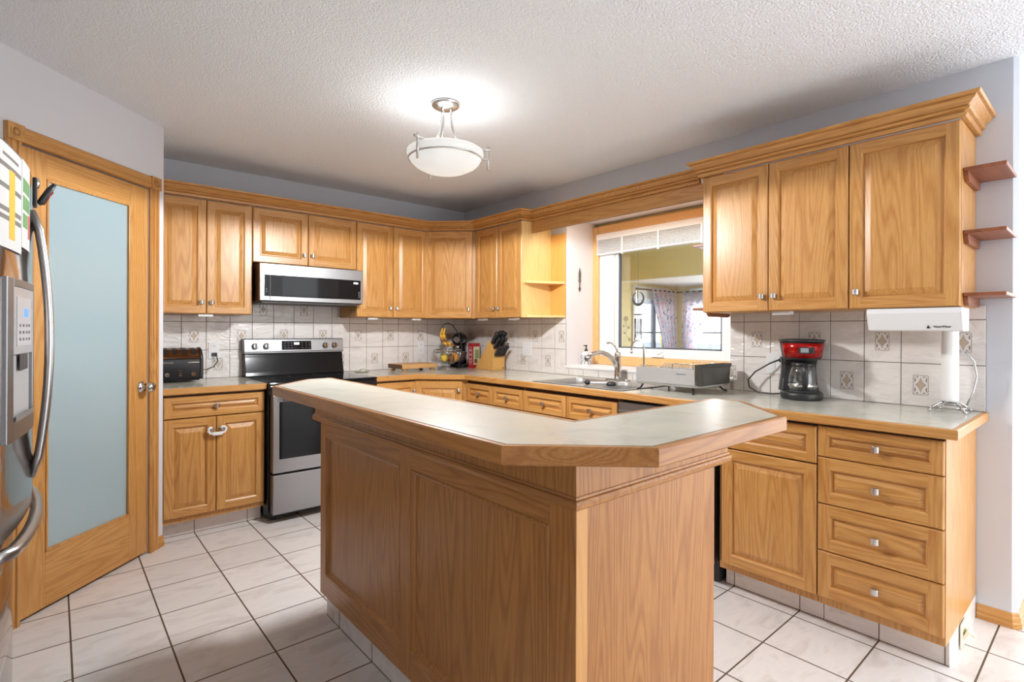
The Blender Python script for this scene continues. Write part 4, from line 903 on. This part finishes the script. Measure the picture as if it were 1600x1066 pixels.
# banana stand with wire bowl
t = thing('fruit_stand', 'chrome wire fruit bowl with a tall banana hook, in the counter corner', 'stand', (-.405, -.315, CT+.0005))
b = B(); b.tube([(.085*math.cos(2*math.pi*i/24), .085*math.sin(2*math.pi*i/24), .006) for i in range(24)], .005, 8, closed=True); b.tube([(-.085, 0, .006), (.085, 0, .006)], .004, 6); build('base_ring', b, CHROME, t)
b = B(); hook = [(.085, -.04, .006), (.115, -.05, .10), (.122, -.05, .20), (.10, -.03, .32), (.055, 0, .40), (.01, .01, .418), (-.03, .015, .405), (-.045, .015, .38), (-.035, .015, .37)]
b.tube(hook, .005, 8); build('banana_hook', b, plain('dark_wire', (.05, .05, .05, 1), .3, .8), t)
b = B()
for (r_, z) in ((.125, .175), (.120, .15)): b.tube([(r_*math.cos(2*math.pi*i/28), r_*math.sin(2*math.pi*i/28), z) for i in range(28)], .004, 6, closed=True)
for k in range(14):
    a = 2*math.pi*k/14; b.tube([(r_*math.cos(a), r_*math.sin(a), z) for r_, z in ((.125, .175), (.120, .12), (.100, .08), (.06, .055), (.02, .05))], .0025, 6)
b.tube([(.02, 0, .05), (.03, 0, .006)], .004, 6); build('wire_bowl', b, CHROME, t)
BAN = NT('ripe_banana'); tc = BAN.n('ShaderNodeTexCoord'); n_ = BAN.n('ShaderNodeTexNoise', i_Scale=22., i_Detail=3.); BAN.l(tc.outputs['Object'], n_.inputs[0]); r_ = ramp(BAN, [(.40, srgb(120, 70, 30)), (.52, srgb(222, 170, 40)), (.8, srgb(236, 190, 60))]); BAN.l(n_.outputs['Fac'], r_.inputs[0]); BAN.l(r_.outputs[0], BAN.p.inputs['Base Color']); BAN.set(Roughness=.5)
b = B(); pts = [(0, 0, 0), (-.006, 0, -.02), (-.014, 0, -.05), (-.012, 0, -.09), (.006, 0, -.125), (.034, 0, -.150), (.062, 0, -.160), (.072, 0, -.160)]
b.tube(pts, [.005, .007, .014, .017, .017, .015, .009, .004], 10); P_ = build('banana', b, BAN.m, loc=(-.449, -.302, CT+.372), label='x', cat='banana', group='bananas on the hook')
BL = ['spotted ripe banana on the hook, left one of the bunch', 'spotted ripe banana hanging on the hook, middle one of the bunch', 'spotted ripe banana on the hook, right one nearest the corner']
P_['label'] = BL[0]; P_.rotation_euler = (0, 0, R(-55))
for k, (rz_, dx, dy) in enumerate(((-30, .016, -.012), (4, .030, .004))):
    c = P_.copy(); COL.objects.link(c); c.rotation_euler = (R(4*k), R(-4), R(rz_)); c.location = (-.449+dx, -.302+dy, CT+.372); c['label'] = BL[k+1]
for (nm, lab, mt, p, r_) in (('orange', 'orange in the wire fruit bowl', plain('orange_peel', srgb(226, 150, 40), .5), (.045, -.04, .108), .040), ('lemon', 'yellow lemon in the wire fruit bowl', plain('lemon_peel', srgb(220, 186, 60), .5), (-.055, -.03, .105), .034), ('kiwi', 'brown kiwi in the middle of the wire bowl', plain('kiwi_skin', srgb(116, 76, 40), .8), (-.005, -.065, .106), .032), ('avocado', 'dark avocado at the back of the wire bowl', plain('avocado_skin', srgb(70, 74, 36), .6), (.0, .055, .108), .036)):
    b = B(); b.ball((0, 0, 0), (r_, r_, r_*1.08 if nm != 'orange' else r_), n=18, k=12); b.tube([(0, 0, r_*.98), (0, 0, r_*1.12)], [.003, .002], 6); build(nm, b, mt, loc=(-.405+p[0], -.315+p[1], CT+p[2]), label=lab, cat='fruit')
# black stand mixer
t = thing('stand_mixer', 'black stand mixer standing in the counter corner behind the fruit stand', 'mixer', (-.17, -.165, CT+.0005), R(-135))
b = B(); b.prism(rrect(0, 0, .26, .17, .06, 5), 0, .035); build('base', b, BLACK, t, bevel=.01)
b = B(); b.loops([[(x-.085, y, z) for x, y in rrect(0, 0, w_, h_, .035)] for w_, h_, z in ((.09, .12, .034), (.075, .10, .10), (.07, .09, .19), (.085, .10, .235))], 0, True, True, True, True); build('column', b, BLACK, t)
b = B(); b.tube([(-.16, 0, .27), (-.14, 0, .272), (-.05, 0, .275), (.06, 0, .272), (.13, 0, .265), (.15, 0, .262)], [.02, .052, .062, .058, .05, .03], 18); build('motor_head', b, BLACK, t)
b = B(); b.tube([(.14, 0, .263), (.158, 0, .262)], [.033, .030], 16); b.tube([(.075, 0, .215), (.075, 0, .16)], [.018, .010], 12); build('attachment_hub', b, CHROME, t)
b = B(); b.lathe([(.035, .036), (.045, .045), (.075, .09), (.085, .135), (.087, .15)], (.065, 0, 0), 24, cap1=False); build('mixing_bowl', b, STEEL, t)
# red box
t = thing('red_box', 'tall red box with white oval lettering, between the mixer and knife block', 'box', (-.120, -.335, CT+.0005), R(8))
b = B(); b.box(-.045, .045, -.033, .033, 0, .232); build('carton', b, REDM, t, bevel=.001)
b = B(); b.tube([(-.0458, .019*math.cos(2*math.pi*i/28), .115+.085*math.sin(2*math.pi*i/28)) for i in range(28)], .0013, 5, closed=True); build('oval_outline', b, PAPER, t, label='white oval outline')
b = B()
for zc, hh in ((.165, .016), (.125, .02), (.085, .014), (.06, .008)):
    b.box(-.0462, -.0455, -.010, -.004, zc-hh/2, zc+hh/2); b.box(-.0462, -.0455, .003, .010, zc-hh/2, zc+hh/2); b.box(-.0462, -.0455, -.010, .010, zc-.002, zc+.002)
build('lettering', b, PAPER, t, label='white block lettering')
b = B(); b.box(-.040, .040, -.0338, -.0332, .03, .20, 0); b.box(-.02, .03, -.0342, -.0336, .09, .17, 1); b.box(-.03, .01, -.0342, -.0336, .045, .085, 2); build('front_picture', b, [plain('cream_print', srgb(214, 208, 176), .5), plain('olive_print', srgb(140, 156, 96), .5), plain('brown_print', srgb(128, 84, 52), .5)], t)
# knife block
t = thing('knife_block', 'slanted light wood knife block against the window wall tiles', 'knife block', (-.200, -.720, CT+.0005))
KP = [(.265, 0), (0, 0), (0, .105), (-.006, .150), (.06, .262)]
b = B(); b.xprism(KP, 0, .135); build('block', b, BAMBOO, t, bevel=.003)
b = B(); b.box(.110, .122, -.001, .0, .012, .024); build('badge', b, BLACKPL, t)
ax = Vector((0, -.60, .80)).normalized()
def knife(i, p, L_, w_, th, label, grp):
    w_ *= 1.2; th *= 1.2; L_ *= 1.08
    rot = Vector((0, 0, 1)).rotation_difference(ax).to_euler()
    k = thing('knife', label, 'knife', p, 0, grp); k.rotation_euler = rot
    b = B(); b.loops([[(x, y, z) for x, y in rrect(0, dy, th, w_*s_, th*.4, 3)] for s_, z, dy in ((.75, 0, 0), (.8, .012, 0), (.95, L_*.35, .001), (.85, L_*.65, 0), (1.05, L_*.9, -.003), (.8, L_, -.004))], 0, True, True, True, True); build('handle', b, BLACKPL, k)
    b = B(); b.box(-.001, .001, -w_*.4, w_*.4, -.020, .0); build('blade', b, STEEL, k)
slot0 = Vector((-.2, -.720, CT)); n_k = 0
big = [(.022, .235, .115, .030), (.055, .235, .125, .030), (.090, .238, .12, .032), (.118, .232, .115, .028), (.03, .195, .105, .026), (.068, .195, .11, .026), (.105, .195, .10, .026)]
names = ['far left of the top row', 'second from left in the top row', 'third from left in the top row', 'far right of the top row', 'left one of the middle row', 'centre one of the middle row', 'right one of the middle row']
def on_face(z): # y on the slanted slot face at height z
    a, c = (-.006, .150), (.06, .262); return a[0]+(c[0]-a[0])*(z-a[1])/(c[1]-a[1])
for (x_, z_, L_, w_), nm in zip(big, names):
    p = slot0+Vector((x_, on_face(z_), z_))+ax*.004; knife(0, p, L_, w_, .020, 'black handled knife in the block, %s' % nm, 'knives in the block')
for k in range(6):
    x_ = .018+k*.0198; p = slot0+Vector((x_, -.004, .130))+ax*.004
    knife(0, p, .095, .022, .014, 'black steak knives in the lowest row of the block', 'steak knives in the block')

# ------------------------------------------------------------------ dish rack
t = thing('dish_rack', 'stainless dish rack with grey tray on splayed legs beside the sink', 'dish rack', (-.40, -2.385, CT+.0005)); 
b = B(); P = rrect(.155, -.205, .34, .44, .05, 5); b.loops([[(x, y, z) for x, y in rrect(.155, -.205, w_, h_, r_, 5)] for w_, h_, r_, z in ((.29, .40, .05, .030), (.345, .445, .055, .034), (.352, .452, .058, .042), (.33, .43, .05, .040), (.28, .39, .04, .035))], 0, True, True, True, True); build('drip_tray', b, plain('grey_tray', srgb(150, 152, 146), .35), t)
for (xa, ya, dx, dy) in ((.02, -.03, -.045, -.0), (.02, -.36, -.05, -.035), (.28, -.37, .0, -.05), (.28, -.04, .03, .02)):
    b = B(); b.tube([(xa, ya, .034), (xa+dx*.7, ya+dy*.7, .008), (xa+dx, ya+dy, .004), (xa+dx*1.4, ya+dy*1.2, .004)], .005, 8); build('leg', b, BLACKPL, t)
b = B(); b.box(-.008, .0, .004, -.388, .046, .134, 0); b.box(-.0086, -.008, -.270, -.335, .102, .110, 1); build('front_plate', b, [RACKST, CHROME], t, bevel=.002, label='brushed steel front plate')
b = B(); b.box(.30, .306, .004, -.388, .046, .12); build('back_plate', b, RACKST, t, bevel=.002)
b = B()
for k in range(12): y_ = -.01-.018*k; b.tube([(-.002, y_, .128), (-.002, y_, .142), (.02, y_, .146), (.15, y_, .06), (.28, y_, .146), (.303, y_, .12)], .0022, 6)
b.tube([(.05, -.21, .05), (.05, -.21, .158), (.05, -.23, .162), (.05, -.36, .160), (.05, -.375, .15), (.05, -.375, .05)], .0028, 6); b.tube([(.28, -.21, .05), (.28, -.21, .158), (.28, -.23, .162), (.28, -.36, .160), (.28, -.375, .15), (.28, -.375, .05)], .0028, 6); build('plate_wires', b, CHROME, t)
t2 = thing('cutlery_holder', 'dark grey cutlery holder box hooked on the end of the dish rack', 'holder', (-.410, -2.797, CT+.046))
b = B(); ou = rrect(.16, 0, .34, .050, .012, 3)
b.loops([[(x, y, z) for x, y in rrect(.16, 0, w_, h_, r_, 3)] for w_, h_, r_, z in ((.315, .036, .010, 0), (.32, .042, .012, .004), (.335, .050, .012, .118), (.328, .044, .010, .118), (.315, .036, .010, .006))], 0, True, True); build('tub', b, plain('smoky_grey_plastic', srgb(70, 70, 64), .2), t2)
b = B(); b.box(-.004, .325, -.026, -.0235, .098, .119); b.box(.09, .20, -.0268, -.0258, .104, .112); build('rim_band', b, DARKPL, t2)
b = B()
for x_ in (.07, .18): b.box(x_, x_+.003, -.020, .020, .01, .112)
build('dividers', b, DARKPL, t2)
b = B(); b.tube([(.33, -.03, .02), (.336, -.03, .02), (.336, -.03, .10), (.33, -.03, .10)], .002, 6); build('wire_hook', b, CHROME, t2)

# ------------------------------------------------------------------ coffee maker
t = thing('coffee_maker', 'black and red drip coffee maker with glass carafe on the right counter', 'coffee maker', (-.135, -3.228, CT+.0005), R(-58))
b = B()   # local -y is the front
def ell(w_, d_, yc, z, n=28): return [(w_/2*math.cos(2*math.pi*i/n), yc+d_/2*math.sin(2*math.pi*i/n), z) for i in range(n)]
b.loops([ell(.19, .225, 0, 0), ell(.200, .232, 0, .008), ell(.200, .232, 0, .030), ell(.185, .218, 0, .040)], 0, True, True, True, True); build('base', b, BLACKPL, t)
b = B(); b.lathe([(.066, .0405), (.066, .044), (.0, .044)], (0, -.028, 0), 24); build('hot_plate', b, DARKPL, t)
b = B()
sec = lambda w_, y0_, y1_, z: [(x, y, z) for x, y in rrect(0, (y0_+y1_)/2, w_, y1_-y0_, .018, 4)]
b.loops([sec(.190, .035, .112, .036), sec(.172, .045, .108, .10), sec(.165, .045, .104, .17), sec(.178, .03, .108, .215)], 0, True, True, True, False); build('rear_tank', b, BLACKPL, t)
b = B(); b.loops([ell(.155, .18, .0, .205), ell(.180, .205, .0, .212), ell(.196, .220, .0, .262), ell(.206, .226, .0, .298)], 0, True, True, True, True); build('brew_head', b, BLACKPL, t)
b = B(); b.loops([ell(.210, .232, .0, .2985), ell(.218, .238, .0, .304), ell(.214, .234, .0, .310), ell(.12, .14, .0, .314)], 0, True, True, True, True); build('lid', b, BLACKPL, t)
b = B(); n = 18; rows = []
for (w_, d_, z) in ((.186, .210, .2175), (.200, .225, .264), (.2075, .2285, .292)):
    rows.append([((w_/2)*math.cos(R(a)), (d_/2)*math.sin(R(a)), z) for a in [196+(344-196)*i/n for i in range(n+1)]])
b.loops(rows, 0, False, False, False, True); o = build('red_panel', b, plain('red_metallic', srgb(170, 20, 16), .18, .45), t, label='glossy red control panel'); md = o.modifiers.new('thickness', 'SOLIDIFY'); md.thickness = .002; md.offset = 0
b = B(); b.box(-.036, .036, -.1185, -.108, .240, .272, 1); b.box(-.028, .008, -.1195, -.108, .246, .268, 0); b.ball((.024, -.1185, .257), (.008, .003, .008), 1); build('clock_display', b, [plain('lcd_grey', srgb(150, 160, 160), .3), BLACKPL], t)
cm = t; t2 = thing('glass_carafe', 'glass coffee carafe with black handle on the hot plate', 'carafe', (t.location.x+.028*-math.sin(R(58)), t.location.y-.028*math.cos(R(58)), CT+.046), R(-58))
b = B(); b.lathe([(.055, 0), (.064, .006), (.068, .03), (.066, .07), (.056, .115), (.050, .125)], n=32, cap1=False); build('glass_body', b, CARAFE, t2)
b = B(); b.lathe([(.0665, .020), (.0690, .022), (.0690, .030), (.0675, .032)], n=32, cap0=False, cap1=False); build('steel_band', b, CHROME, t2)
b = B(); b.lathe([(.051, .124), (.053, .128), (.051, .145), (.03, .150)], n=28); build('carafe_lid', b, BLACKPL, t2)
b = B(); b.tube([(0, -.050, .136), (-.006, -.085, .134), (-.008, -.098, .105), (-.008, -.096, .05), (-.006, -.080, .018), (-.004, -.068, .018)], [.010, .013, .014, .014, .012, .008], 10); build('carafe_handle', b, BLACKPL, t2)
b = B(); pts = [(-.020, -3.085, 1.105), (-.04, -3.075, 1.108), (-.06, -3.03, 1.085), (-.07, -2.955, 1.035), (-.072, -2.915, .985), (-.075, -2.925, .945), (-.085, -2.98, .920), (-.09, -3.06, .920), (-.095, -3.125, .928)]
b.tube(pts, .0042, 8); b.box(-.034, -.0165, -3.098, -3.072, 1.094, 1.116); attach(build('power_cord', b, BLACKPL), cm)

# ------------------------------------------------------------------ paper towel holder and under-cabinet dispenser
t = thing('paper_towel_holder', 'chrome scroll paper towel stand at the right end of the counter', 'holder', (-.095, -3.832, CT+.0005))
b = B(); 
for k in range(4):
    a = R(45+90*k); c, s_ = math.cos(a), math.sin(a); b.tube([(c*.012, s_*.012, .03), (c*.04, s_*.04, .040), (c*.07, s_*.07, .022), (c*.085, s_*.085, .010)], .004, 6); b.ball((c*.086, s_*.086, .0075), .0075, n=10, k=6)
b.tube([(.062*math.cos(2*math.pi*i/20), .062*math.sin(2*math.pi*i/20), .020) for i in range(20)], .0035, 6, closed=True)
b.tube([(.04*math.cos(2*math.pi*i/20), .04*math.sin(2*math.pi*i/20), .034) for i in range(20)], .003, 6, closed=True); build('scroll_base', b, CHROME, t)
b = B(); b.tube([(0, 0, .03), (0, 0, .365)], .0045, 8); b.tube([(0, .014*math.cos(2*math.pi*i/16), .378+.016*math.sin(2*math.pi*i/16)) for i in range(16)], .003, 6, closed=True); build('post', b, CHROME, t)
b = B(); b.tube([(.02, -.055, .03), (.022, -.075, .09), (.022, -.088, .16), (.020, -.078, .225), (.015, -.055, .258), (.01, -.04, .262)], .004, 8); build('tension_arm', b, CHROME, t)
b = B(); b.lathe([(.012, .045), (.0305, .045), (.031, .05), (.031, .352), (.0305, .356), (.012, .356)], (-.0, 0, 0), 32); build('paper_towel_roll', b, plain('white_paper_towel', (.86, .85, .83, 1), .9), loc=(-.095, -3.832, CT+.0005), label='slim roll of white paper towel on the chrome stand', cat='paper towel')
t = thing('under_cabinet_dispenser', 'white wedge shaped dispenser mounted below the right wall cabinet', 'dispenser', (-.33, -3.575, 1.369))
b = B(); P = [(.002, 0), (-.0, -.022), (.026, -.092), (.032, -.098), (.14, -.098), (.15, 0)]
b.loops([[(x, y, z) for x, z in P] for y in (0, -.335)], 0)
build('housing', b, WHITEPL, t, bevel=.004)
slope = math.atan2(.026, .070)
b = B(); pz = -.080; px_ = .0215-.0008; 
b.poly([(px_+.0008, -.214, pz-.007), (px_+.0008, -.228, pz-.007), (px_-.0044, -.221, pz+.008)]); build('logo_mark', b, BLACKPL, t, label='black triangle mark')
text_mesh('lettering', 'NutriFilter', .0135, DARKPL, t, (px_-.0006, -.268, pz), (R(90)+slope, 0, R(-90)), 'dark lettering')
# under-cabinet puck lights
for (x_, y_, r_, lab) in ((-2.34, -.285, 0, 'small white light under the cabinet left of the microwave'), (-1.125, -.275, 0, 'small white light under the cabinet right of the microwave'), (-.715, -.275, 0, 'small white light under the two door cabinet, beside the corner cabinet'), (-.275, -.670, 90, 'small white light under the slim cabinet, nearest the corner'), (-.275, -1.085, 90, 'small white light under the slim cabinet, nearest the end shelf'), (-.275, -3.19, 90, 'small white light under the cabinet above the coffee maker')):
    b = B(); b.box(-.045, .045, -.022, .022, -.018, -.0005); o = build('under_cabinet_light', b, WHITEPL, loc=(x_, y_, UZ0), rz=R(r_), bevel=.003, label=lab, cat='light', group='under cabinet lights')
# central vacuum inlet in the toe kick end
t = thing('vacuum_inlet', 'cream plastic vacuum inlet on the tiled toe kick, bottom right', 'inlet', (-.32, -3.9125, 0))
b = B(); b.box(-.055, .055, -.006, 0, .004, .098); build('cover_plate', b, CREAM, t, bevel=.002)
b = B(); b.T = Matrix.Translation((0, -.006, .05)) @ Matrix.Rotation(R(28), 4, 'X'); b.box(-.032, .032, -.012, 0, -.042, .030); b.box(-.012, .012, -.030, -.012, .010, .020); build('flap', b, CREAM, t, bevel=.002)
